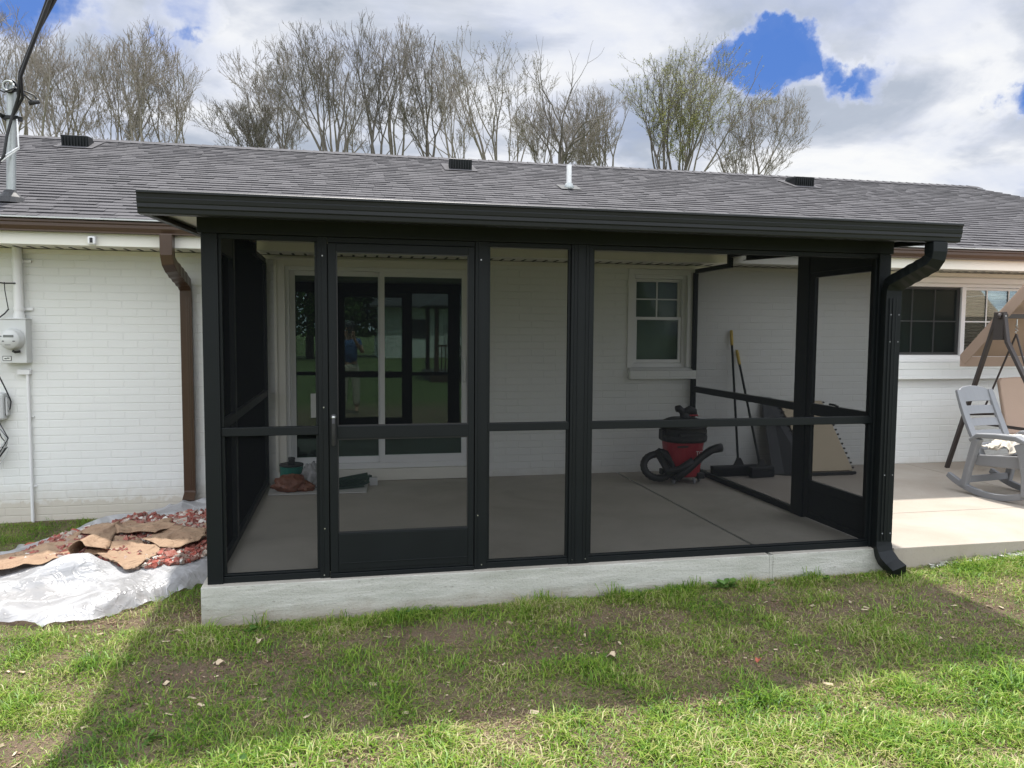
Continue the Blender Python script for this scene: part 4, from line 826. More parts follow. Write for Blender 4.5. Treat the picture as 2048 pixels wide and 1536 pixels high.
# brooms
def broom(base, top, hw, label, headdir=(1,0)):
    t = thing('push_broom', label, 'broom', (base[0], base[1], 0), 'brooms leaning on the brick wall')
    b = Vector(base); tp = Vector(top); hd = Vector((headdir[0], headdir[1], 0)).normalized(); sd_ = Vector((-hd.y, hd.x, 0))
    d = (tp-b).normalized(); L_ = (tp-b).length
    m = MB(); m.tube([b+d*.05, tp-d*.16], .0125, 10); m.build('handle', 'bronze', t, smooth=False)
    m = MB(); m.tube([tp-d*.165, tp-d*.15, tp-d*.01, tp], [.014,.017,.0175,.012], 12); m.build('grip', 'yellow', t, smooth=True)
    m = MB(); c = Vector((b.x, b.y, .095)); m.bar(c-hd*hw/2, c+hd*hw/2, .065, .03); hb = m.build('broom_head', 'rubber', t, bevel=.006)
    m = MB(); m.bar(Vector((b.x,b.y,.042))-hd*(hw/2-.005), Vector((b.x,b.y,.042))+hd*(hw/2-.005), .055, .074); 
    for k in range(40): q = Vector((b.x,b.y,.0))+hd*((k/39-.5)*(hw-.01)); m.hexa([q+Vector((sx*.004,-.037+sy_*.003,.004+zz_)) for zz_ in (0,.07) for sx, sy_ in ((-1,-1),(1,-1),(1,1),(-1,1))])
    m.build('bristles', 'bristle', hb)
    m = MB(); m.prism([c+hd*.06+Vector((0,-.012,.013)), c-hd*.06+Vector((0,-.012,.013)), c-hd*.018+Vector((0,-.012,.09)), c+hd*.018+Vector((0,-.012,.09))], (0,.024,0)); m.build('bracket', 'rubber', t, bevel=.002)
broom((4.74,2.62,.05), (4.80,2.97,1.50), .62, 'taller broom with the wide black head, leaning on the brick wall', (1,.04))
broom((4.93,2.50,.05), (4.87,2.97,1.29), .27, 'shorter broom with the narrow black head, leaning next to the taller one', (1,.1))
# folded cot
t = thing('folded_cot', 'folded beige cot with coil springs along its edges leaning on the wall', 'folding bed', (5.6, 2.7, 0))
A, B, C_, D_ = Vector((5.50,2.50,.04)), Vector((5.99,2.50,.04)), Vector((5.88,2.93,.74)), Vector((5.36,2.93,.74))
nrm = (B-A).cross(D_-A).normalized()
m = MB(); m.hexa([A+Vector((.0,0,0)), B, B-nrm*.03, A-nrm*.03, D_, C_, C_-nrm*.03, D_-nrm*.03]); m.build('fabric_panel', 'cot', t, bevel=.006)
m = MB(); LF = [(5.12,2.60,.0),(5.42,2.42,.0),(5.47,2.51,.03),(5.32,2.94,.75),(5.22,2.96,.78),(5.17,2.96,.76)]
m.prism(LF, (.035,.012,0)); m.bar((5.46,2.46,.02),(6.0,2.47,.02),.03,.03); m.bar((5.30,2.93,.02),(5.7,2.93,.02),.03,.02)
m.build('cot_frame', 'rubber', t, bevel=.004)
m = MB()
for (p0, p1, dx) in ((A+nrm*.006, D_+nrm*.006, -.03), (B+nrm*.006, C_+nrm*.006, .012)):
    for k in range(15):
        c = p0.lerp(p1, (k+.5)/15); q = [c+Vector((dx*1.3*(i/14)+.0, 0, 0))+Vector((0, .009*math.sin(i*1.8), .009*math.cos(i*1.8))) for i in range(15)]
        m.tube(q, .0035, 4)
sp = m.build('spring', 'swing', t); sp['kind'] = 'stuff'
m = MB(); m.tube([(5.86,2.49,.03),(5.84,2.47,.0)], .006, 6); m.tube([(5.93,2.50,.04),(5.95,2.45,.0)], .006, 6); m.tube([(5.9,2.49,.035),(5.88,2.44,.0)], .006, 6); m.build('leg', 'swing', t)

# ------------------------------------------------------------------ rocking chair
t = thing('rocking_chair', 'grey plastic rocking chair with crumpled cloth on its seat, on the patio', 'rocking chair', (6.72, 1.25, 0))
F = Vector((.17,-.985,0)); Lt = Vector((.985,.17,0)); O = Vector((6.735,1.24,0))
def cp(l, f, z): return O+Lt*l+F*f+Vector((0,0,z))
def arcpts(l): return [cp(l, f, .022+.20*(f*f)/(0.30) if abs(f) < 9 else 0) for f in np.linspace(-.44,.44,19)]
for l in (-.29,.29):
    m = MB(); m.tube([p+Vector((0,0,.0)) for p in arcpts(l)], [.85]+[1]*17+[.85], 4, w=(.028,.022), up=(0,0,1)); m.build('rocker', 'greyplastic', t, bevel=.006)
def ribbon(path, wdt, th, name, par, bev=.008):
    m = MB(); m.tube(path, 1.0, 4, w=(th/2, wdt/2), up=tuple(Lt.cross(path[1]-path[0]).normalized())); return m.build(name, 'greyplastic', par, bevel=bev)
for l in (-.29,.29):
    m = MB()
    m.tube([cp(l,-.27,.06), cp(l,-.23,.25), cp(l,-.18,.44), cp(l,-.15,.53)], [1,1,1.1,1.2], 4, w=(.03,.03), up=tuple(F)); m.build('leg', 'greyplastic', t, bevel=.012)
    m = MB(); m.tube([cp(l,.33,.07), cp(l,.32,.25), cp(l,.28,.45), cp(l,.25,.53)], [1.1,1,1.05,1.2], 4, w=(.045,.03), up=tuple(F)); m.build('leg', 'greyplastic', t, bevel=.012)
    m = MB(); m.tube([cp(l,-.22,.50), cp(l,-.14,.555), cp(l,.05,.57), cp(l,.22,.572), cp(l,.31,.54)], [.8,1,1.05,1.1,.9], 4, w=(.022,.042), up=(0,0,1)); m.build('armrest', 'greyplastic', t, bevel=.01)
m = MB(); m.tube([cp(-.27,-.255,.13), cp(.27,-.255,.13)], 1, 4, w=(.03,.014), up=(0,0,1)); m.tube([cp(-.27,.325,.16), cp(.27,.325,.16)], 1, 4, w=(.03,.014), up=(0,0,1)); m.build('stretcher', 'greyplastic', t, bevel=.004)
m = MB(); m.hexa([cp(-.24,-.20,.30),cp(.24,-.20,.30),cp(.24,.27,.36),cp(-.24,.27,.36),cp(-.24,-.20,.35),cp(.24,-.20,.35),cp(.24,.27,.40),cp(-.24,.27,.40)]); m.hexa([cp(-.25,.25,.28),cp(.25,.25,.28),cp(.25,.28,.28),cp(-.25,.28,.28),cp(-.25,.25,.402),cp(.25,.25,.402),cp(.25,.29,.402),cp(-.25,.29,.402)])
m.hexa([cp(-.255,-.20,.27),cp(-.235,-.20,.27),cp(-.235,.27,.30),cp(-.255,.27,.30),cp(-.255,-.20,.37),cp(-.235,-.20,.37),cp(-.235,.27,.42),cp(-.255,.27,.42)])
m.build('seat', 'greyplastic', t, bevel=.01)
# backrest: curved side rails with slats between
def bk(l, s): # s 0..1 up the back
    f = -.16-.20*s+(-.09)*s*s; z = .34+.64*s; wv = .035*math.sin(s*3.1)
    return cp(l*(1+.12*math.sin(s*math.pi)*.3), f-wv, z)
bkr = bpy.data.objects.new('backrest', None); 
m = MB()
for l in (-.21,.21):
    m.tube([bk(l, s) for s in np.linspace(0,.95,12)], [1.05]*3+[1]*6+[.95,.9,.8], 4, w=(.016,.036), up=tuple(F))
def slat(s0, s1, lw=.185):
    n = 6; fr = []; 
    for k in range(n+1):
        l = -lw+2*lw*k/n; cv = -.02*(1-(l/lw)**2)
        fr.append([bk(l, s0)+F*cv, bk(l, s1)+F*cv, bk(l, s1)+F*(cv-.012), bk(l, s0)+F*(cv-.012)])
    o = len(m.v); m.v += [tuple(p) for r_ in fr for p in r_]
    for k in range(n):
        for j in range(4): m.f.append((o+k*4+j, o+k*4+(j+1) % 4, o+(k+1)*4+(j+1) % 4, o+(k+1)*4+j)); m.m.append(0)
    m.f += [(o,o+3,o+2,o+1), tuple(o+n*4+j for j in range(4))]; m.m += [0,0]
for s0, s1 in ((.10,.20),(.25,.37),(.43,.54),(.60,.72),(.78,.93)): slat(s0, s1)
# arched top
fr = []
for k in range(13):
    l = -.20+.4*k/12; tp_ = .93+.075*math.sqrt(max(0, 1-(l/.2)**2)); cv = -.02*(1-(l/.185)**2)
    fr.append([bk(l,.90)+F*cv, bk(l,tp_)+F*cv, bk(l,tp_)+F*(cv-.012), bk(l,.90)+F*(cv-.012)])
o_ = len(m.v); m.v += [tuple(p) for r_ in fr for p in r_]
for k in range(12):
    for j in range(4): m.f.append((o_+k*4+j, o_+k*4+(j+1) % 4, o_+(k+1)*4+(j+1) % 4, o_+(k+1)*4+j)); m.m.append(0)
m.build('backrest', 'greyplastic', t, bevel=.004)
bpy.data.objects.remove(bkr)
# crumpled cloth
m = MB(); nu = 44
for i in range(nu):
    for j in range(nu):
        u, v = i/(nu-1)*2-1, j/(nu-1)*2-1; r_ = math.hypot(u, v)
        l = .22*u+.05*noise.noise(Vector((u*3, v*3, 5))); f = .03+.20*v+.06*noise.noise(Vector((u*3, v*3, 9)))
        h = .41+.11*max(0, 1-r_*r_*.8)+.05*(1-2*abs(noise.noise(Vector((u*3.2, v*3.2, 1)))))+.02*noise.noise(Vector((u*9, v*9, 2)))
        m.v.append(tuple(cp(l, f, max(h, .415))))
for i in range(nu-1):
    for j in range(nu-1): m.f.append((i*nu+j, (i+1)*nu+j, (i+1)*nu+j+1, i*nu+j+1)); m.m.append(0)
tag(m.build('crumpled_cloth', 'cloth', None, smooth=True, solid=.004), 'crumpled off white canvas cloth bunched on the seat of the grey rocking chair', 'cloth')

# ------------------------------------------------------------------ patio swing
t = thing('patio_swing', 'brown steel patio swing with a tilted tan canopy beside the house window', 'porch swing', (8.0, 1.9, 0))
X0, X1 = 7.24, 9.1
for x in (X0, X1):
    m = MB(); m.tube([(x-.01,2.02,1.70),(x,2.12,1.42),(x+.04,2.66,.0)], 1, 4, w=(.022,.018), up=(1,0,0)); m.build('leg', 'swing', t, bevel=.004)
    m = MB(); m.tube([(x-.01,1.95,1.70),(x,1.90,1.40),(x+.02,1.02,.0)], 1, 4, w=(.022,.018), up=(1,0,0)); m.build('leg', 'swing', t, bevel=.004)
m = MB(); m.bar((X0-.03,1.98,1.66),(X1+.03,1.98,1.66),.045,.045); m.box(X0-.035,X0+.0,1.93,2.05,1.42,1.70); m.build('top_bar', 'swing', t, bevel=.004)
m = MB(); m.bar((X0+.03,2.25,.55),(X0+.03,1.6,.55),.02,.03); m.bar((X0+.02,2.42,.62),(X1,2.42,.62),.025,.025); m.build('brace', 'swing', t)
ca, cb = Vector((0,2.56,1.235)), Vector((0,1.36,2.36))
nv_ = Vector((0,(cb-ca).z,-(cb-ca).y)).normalized()
xa, xb = 7.30, 9.3
m = MB(); m.hexa([(xa,ca.y,ca.z),(xb,ca.y,ca.z),(xb,cb.y,cb.z),(xa,cb.y,cb.z),(xa,ca.y+nv_.y*.02,ca.z+nv_.z*.02),(xb,ca.y+nv_.y*.02,ca.z+nv_.z*.02),(xb,cb.y+nv_.y*.02,cb.z+nv_.z*.02),(xa,cb.y+nv_.y*.02,cb.z+nv_.z*.02)])
dv = -nv_*.11
m.hexa([(xa-.012,ca.y,ca.z),(xa-.002,ca.y,ca.z),(xa-.002,cb.y,cb.z),(xa-.012,cb.y,cb.z)][0:4]+[(xa-.012,ca.y+dv.y,ca.z+dv.z),(xa-.002,ca.y+dv.y,ca.z+dv.z),(xa-.002,cb.y+dv.y,cb.z+dv.z),(xa-.012,cb.y+dv.y,cb.z+dv.z)])
m.hexa([(xa,ca.y,ca.z-.002),(xb,ca.y,ca.z-.002),(xb,ca.y+.01,ca.z-.002),(xa,ca.y+.01,ca.z-.002),(xa,ca.y,ca.z-.11),(xb,ca.y,ca.z-.11),(xb,ca.y+.01,ca.z-.11),(xa,ca.y+.01,ca.z-.11)])
m.build('canopy', 'tan', t, bevel=.004)
m = MB(); m.lathe([(.0,0),(.03,.002),(.03,.02),(.01,.03)], (X0-.045,1.97,1.66), 12, axis='y', cap=False); m.build('knob', 'swing', t, smooth=True)
m = MB()
for (y, z) in ((1.97,1.66),(1.97,1.57),(1.965,1.48)): m.lathe([(.008,0),(.006,.006)], (X0-.012,y-.045,z), 8, axis='y')
m.build('bolt', 'chrome', t)
for x in (X0+.16, X1-.2):
    m = MB(); m.tube([(x,1.96,1.63),(x,1.96,1.56)], .006, 6); m.tube([(x+.012*math.cos(i*1.5),1.96+.012*math.sin(i*1.5),1.58-.008*i) for i in range(12)], .005, 5); m.build('spring_hook', 'chrome', t)
    m = MB(); m.tube([(x,1.96,1.48),(x-.03,2.30,.66)], .010, 6); m.tube([(x,1.96,1.48),(x+.02,1.62,.55)], .010, 6); m.build('hanger', 'swing', t)
m = MB()
sb = [(X0+.2,2.22,.98),(X0+.24,2.24,1.02),(X0+.45,2.24,1.03),(X1-.3,2.24,1.03),(X1-.18,2.22,.98),(X1-.18,2.08,.42),(X0+.2,2.08,.42)]
m.prism(sb, (0,-.05,.0)); m.build('seat_back', 'tan', t, bevel=.015)
m = MB(); m.box(X0+.2,X1-.18,1.55,2.07,.42,.47); m.build('seat', 'tan', t, bevel=.015)

# ------------------------------------------------------------------ grass
dirt = [(0,-.66,.36,.2,1),(1.24,-.42,.55,.17,1),(2.31,-.44,.42,.14,.97),(3.9,-.6,.8,.2,.88),(2.31,-1.43,.25,.07,.6),(-.72,-1.22,.62,.2,.93),(.1,-.95,.3,.12,.7),(3.2,-.45,.4,.12,.8),(4.4,-.85,.4,.14,.8),(1.9,-.8,.3,.1,.6),(-1.6,-.2,.35,.12,.5),(2.9,-1.1,.3,.1,.5),(-.5,.1,.28,.12,.8),(.44,-.52,.2,.1,.8),(2.95,-1.71,.25,.1,.6),(1.45,-1.39,.3,.06,.5),(4.9,-.5,.45,.13,.65),(-.12,.25,.1,.3,.7),(-.05,-.2,.25,.15,.6),(.75,-1.62,.35,.07,.5)]
def density(x, y):
    d = .24+1.0*vnoise(x, y, 1.7, 30)*(.35+.65*vnoise(x, y, 6, 31))+.25*vnoise(x, y, 15, 36)
    for cx, cy, rx, ry, am in dirt: d = d*(1-am*np.exp(-(((x-cx)/rx)**2+((y-cy)/ry)**2)**1.3))
    shade = (y > -1.45) & (y < 0) & (x > -.3)
    d = np.where(shade, d*(.18+.95*vnoise(x, y, 2.6, 35)*(.4+.6*vnoise(x, y, 9, 37)))+.07, d)
    edge = np.exp(-((y+.10)/.09)**2)*((x > -.1) & (x < 6))*(.4+.9*vnoise(x, y, 4, 33)); return np.clip(d+edge*.8, 0, 1.3)
def blades(N, x0, x1, y0, y1, hmul=1., keep=None, flat=.9):
    x = rng.uniform(x0, x1, N); y = rng.uniform(y0, y1, N)
    k = rng.uniform(0, 1, N) < density(x, y)
    k &= ~((x > -.04) & (x < 4.48) & (y > -.045)) & ~((x > 4.4) & (y > -.055)) & ~((y > 2.95))
    k &= ~(inpoly(x, y, pp) & (edge_d(x, y, pp) > .03))
    k &= ~inpoly(x, y, rpoly)
    return x[k], y[k]
bx = []; by = []
for a in ((520000, -3.2, 6.8, -2.6, 0), (90000, -3.6, -.03, 0, 2.95), (36000, 4.4, 9.5, -1.6, -.05), (26000, -6.5, -3.0, -2.6, 3.0), (30000, -6, 9, -9, -2.6)):
    q = blades(*a); bx.append(q[0]); by.append(q[1])
bx = np.concatenate(bx); by = np.concatenate(by); n = len(bx)
tuft = vnoise(bx, by, 6, 40); hh = (.014+.040*rng.uniform(0,1,n)**1.7)*(.35+1.35*tuft**1.6)
hh *= np.where((by > -.28) & (by < 0) & (bx > 0), 1.25, 1.0)*np.where(bx < -1.2, .9, 1.0)
th = rng.uniform(0, 2*np.pi, n); lean = rng.uniform(.4, 2.4, n)*hh; wd = rng.uniform(.0012,.0027, n)*(1+.3*(by < -1.5)); z0 = gz(bx, by)-.004
dx, dy = np.cos(th), np.sin(th); px_, py_ = -dy, dx
v = np.zeros((n, 5, 3))
v[:, 0] = np.stack([bx-px_*wd, by-py_*wd, z0], 1); v[:, 1] = np.stack([bx+px_*wd, by+py_*wd, z0], 1)
mx_ = bx+dx*lean*.38; my_ = by+dy*lean*.38; mz = z0+hh*.68
v[:, 2] = np.stack([mx_+px_*wd*.85, my_+py_*wd*.85, mz], 1); v[:, 3] = np.stack([mx_-px_*wd*.85, my_-py_*wd*.85, mz], 1)
v[:, 4] = np.stack([bx+dx*lean, by+dy*lean, z0+hh*(1-.35*np.clip(lean/np.maximum(hh,1e-4)-.7,0,1))], 1)
def bigmesh(name, v, faces_quads, faces_tris, mat):
    me = bpy.data.meshes.new(name); nv = len(v); me.vertices.add(nv); me.vertices.foreach_set('co', v.ravel())
    nq, ntr = len(faces_quads), len(faces_tris); me.loops.add(nq*4+ntr*3); me.polygons.add(nq+ntr)
    me.loops.foreach_set('vertex_index', np.concatenate([faces_quads.ravel(), faces_tris.ravel()]).astype(np.int32))
    me.polygons.foreach_set('loop_start', np.concatenate([np.arange(nq)*4, nq*4+np.arange(ntr)*3]).astype(np.int32))
    me.update(calc_edges=True); me.materials.append(MT[mat]); o = bpy.data.objects.new(name, me); COL.objects.link(o); return o
b5 = np.arange(n)[:, None]*5
o = bigmesh('grass', v.reshape(-1, 3), b5+np.array([0,1,2,3]), b5+np.array([3,2,4]), 'grass'); o['kind'] = 'stuff'; tag(o, 'patchy lawn of short green and straw coloured grass', 'grass')
m_ = 230000; tx = rng.uniform(-3.2, 6.8, m_); ty = rng.uniform(-2.6, 2.9, m_)
dn = .25+.75*vnoise(tx, ty, 2.0, 61)*(.4+.6*vnoise(tx, ty, 8, 62)); dn = np.where((ty > -1.5) & (tx > -.4), dn*1.25, dn*.75)
for cx, cy, rx_, ry_, am in dirt: dn = dn*(1-.8*am*np.exp(-(((tx-cx)/rx_)**2+((ty-cy)/ry_)**2)**1.3))
k = (rng.uniform(0, 1, m_) < dn) & ~((tx > -.05) & (ty > -.05)) & ~inpoly(tx, ty, pp) & ~((tx > 4.4) & (ty > -.07))
tx, ty = tx[k], ty[k]; n_ = len(tx); th = rng.normal(.35, .9, n_)+np.where(rng.uniform(0,1,n_) < .5, np.pi, 0); ll = rng.uniform(.012,.05,n_); ww = rng.uniform(.0007,.0019,n_)
dx, dy = np.cos(th), np.sin(th); zg = gz(tx, ty)+rng.uniform(.002,.014,n_); cv = rng.normal(0, .3, n_)
v = np.zeros((n_, 5, 3)); v[:, 0] = np.stack([tx+dy*ww, ty-dx*ww, zg], 1); v[:, 1] = np.stack([tx-dy*ww, ty+dx*ww, zg], 1)
mx_ = tx+dx*ll*.5; my_ = ty+dy*ll*.5; v[:, 2] = np.stack([mx_-dy*ww, my_+dx*ww, zg+ll*.16], 1); v[:, 3] = np.stack([mx_+dy*ww, my_-dx*ww, zg+ll*.16], 1)
v[:, 4] = np.stack([tx+dx*ll-dy*cv*ll, ty+dy*ll+dx*cv*ll, zg+ll*.08], 1); b5 = np.arange(n_)[:, None]*5
o = bigmesh('thatch', v.reshape(-1, 3), b5+np.array([0,1,2,3]), b5+np.array([3,2,4]), 'thatch'); o['kind'] = 'stuff'; tag(o, 'matted dry straw and flattened stems between the grass blades', 'thatch')
# broad-leaf weeds
def weed(x, y, s, n, label, grp):
    m = MB(); z = float(gz(x, y))
    for k in range(n):
        a = random.uniform(0, 6.28); l = s*random.uniform(.6,1.2); w_ = l*.28; el = random.uniform(.2,1.0)
        d = Vector((math.cos(a)*math.cos(el), math.sin(a)*math.cos(el), math.sin(el))); sd_ = Vector((-math.sin(a), math.cos(a), 0)); p = Vector((x+random.gauss(0,s*.5), y+random.gauss(0,s*.25), z))
        pts = [p, p+d*l*.35+sd_*w_*.7, p+d*l*.7+sd_*w_+Vector((0,0,-l*.05)), p+d*l-Vector((0,0,l*.18)), p+d*l*.7-sd_*w_+Vector((0,0,-l*.05)), p+d*l*.35-sd_*w_*.7]
        m.add(pts, [(0,1,2,3,4,5)])
    return tag(m.build('weed', 'weed', None), label, 'weed', grp)
G1 = 'leafy weeds along the slab edge'
weed(3.18,-.10,.07,34,'broad leafy weed clump against the slab, right of the centre post',G1); weed(3.45,-.14,.05,24,'low leafy weed just right of the broadest clump by the slab',G1); weed(.28,-.14,.045,30,'low leafy weed below the left screen panel',G1)
weed(1.1,-.10,.045,40,'leafy weed against the slab below the screen door',G1); weed(3.9,-.10,.04,36,'leafy weed near the black downspout foot',G1); weed(1.95,-.20,.05,16,'small weed in front of the slab below the centre post',G1)
weed(.0,-1.25,.05,12,'flat leafy weed in the shaded lawn near the left edge of the shadow','leafy weeds in the lawn'); weed(.42,-1.55,.05,9,'round leafed weed in the lit lawn at the bottom','leafy weeds in the lawn')
# tall tufts
def tuft_(x, y, s, n, label):
    m = MB(); z = float(gz(x, y))
    for k in range(n):
        a = random.uniform(0, 6.28); l = s*random.uniform(.35,.95); w_ = .0022; b_ = random.uniform(.15,.7); d = Vector((math.cos(a), math.sin(a), 0)); sd_ = Vector((-d.y, d.x, 0))*w_; p = Vector((x+random.gauss(0,.045), y-abs(random.gauss(0,.02)), z))
        q = [p, p+d*l*b_*.3+Vector((0,0,l*.5)), p+d*l*b_*.75+Vector((0,0,l*.8)), p+d*l*b_*1.3+Vector((0,0,l*.85))]
        m.add([q[0]-sd_, q[0]+sd_, q[1]+sd_, q[1]-sd_, q[2]+sd_*.7, q[2]-sd_*.7, q[3]], [(0,1,2,3), (3,2,4,5), (5,4,6)])
    return tag(m.build('grass_tuft', 'grass', None), label, 'grass tuft', 'tall grass tufts along the slab')
tuft_(1.98,-.09,.15,60,'tallest grass tuft, against the slab left of the centre post'); tuft_(2.45,-.08,.13,50,'grass tuft against the slab just right of the centre post'); tuft_(.30,-.08,.13,26,'thin grass tuft against the slab below the leftmost screen')
tuft_(2.95,-.08,.12,30,'grass tuft left of the broad leafy weed'); tuft_(3.85,-.07,.12,36,'grass tuft against the slab near the downspout'); tuft_(.78,-.07,.10,18,'short grass tuft against the slab below the screen door'); tuft_(5.25,-.12,.12,14,'grass tuft at the edge of the patio, right of the downspout')
# leaf litter, chips and twigs
m = MB()
for k in range(340):
    x = rng.uniform(-1.2, 5.6); y = rng.uniform(-2.3, -.06); s = random.choice((.003,.004,.005,.007,.010)); 
    if k < 140: cx, cy, rx, ry, am = random.choice(dirt); x = cx+random.gauss(0, rx*.6); y = min(cy+random.gauss(0, ry*.6), -.06)
    z = float(gz(x, y))+.008; a = random.uniform(0, 6.28); Rm = Matrix.Rotation(a, 3, 'Z') @ Matrix.Rotation(random.gauss(0,.4), 3, 'X')
    m.hexa([Vector((x,y,z))+Rm @ Vector((sx*s*2.0, sy_*s*random.uniform(.4,1), zz_*s*.12)) for zz_ in (-1,1) for sx, sy_ in ((-1,-1),(1,-1),(1,1),(-1,1))])
o = m.build('leaf_litter', 'straw', None); tag(o, 'scattered pale wood chips and bits of dry leaf on the lawn', 'litter', kind='stuff')
m = MB()
for k in range(7000):
    cx, cy, rx, ry, am = random.choice(dirt); x = cx+random.gauss(0, rx*.75); y = cy+random.gauss(0, ry*.85)
    if y > -.05 and x > -.05: continue
    s = random.choice((.0015,.002,.003,.004,.0065)); z = float(gz(x, y))+s*.3; Rm = Matrix.Rotation(random.uniform(0, 6.28), 3, 'Z') @ Matrix.Rotation(random.gauss(0,.6), 3, 'X')
    m.hexa([Vector((x,y,z))+Rm @ Vector((sx*s*random.uniform(.7,1.3), sy_*s*random.uniform(.6,1.1), zz_*s*.6)) for zz_ in (-1,1) for sx, sy_ in ((-1,-1),(1,-1),(1,1),(-1,1))])
o = m.build('soil_crumbs', 'crumb', None); tag(o, 'loose crumbs of brown soil on the bare patches of the lawn', 'soil', kind='stuff')
def leafy(x, y, s, mat, label):
    m = MB(); z = float(gz(x, y))+.02; a = random.uniform(0, 6.28); sp = []
    for k in range(12): t_ = k/12*2*math.pi; r_ = s*(.7+.4*math.sin(3*t_)*.6+.1*random.random()); sp.append((x+r_*math.cos(t_+a), y+r_*.8*math.sin(t_+a), z+.012*math.sin(2*t_)))
    m.prism(sp, (0,0,.0015)); tag(m.build('fallen_leaf', mat, None), label, 'leaf', 'fallen leaves on the lawn')
leafy(2.12,-.94,.035,'straw','tan fallen leaf in the shaded grass below the centre post'); leafy(.32,-.33,.03,'straw','pale fallen leaf in front of the slab at the left'); leafy(2.82,-1.16,.018,'brickred','small orange leaf in the shaded grass')
leafy(.16,-.58,.03,'straw','curled tan leaf on the bare soil patch at the left')
m = MB(); pts = [(3.9+.16*i, -.14-.015*math.sin(i*1.3)+.01*random.random(), float(gz(3.9+.16*i,-.14))+.03) for i in range(0)]
for k in range(46):
    x = 4.75+k*.035; s = random.uniform(.012,.028); z = float(gz(x,-.1))+.02
    m.hexa([Vector((x,-.09+random.uniform(-.02,.02),z))+Matrix.Rotation(random.uniform(0,6),3,'Z') @ Vector((a*s, b*s*.7, c*s*.5)) for c in (-1,1) for a, b in ((-1,-1),(1,-1),(1,1),(-1,1))])
o = m.build('gravel', 'rubble', None); o.data.materials.clear(); o.data.materials.append(MT['edge']); tag(o, 'broken mortar crumbs along the foot of the patio edge', 'gravel', kind='stuff')

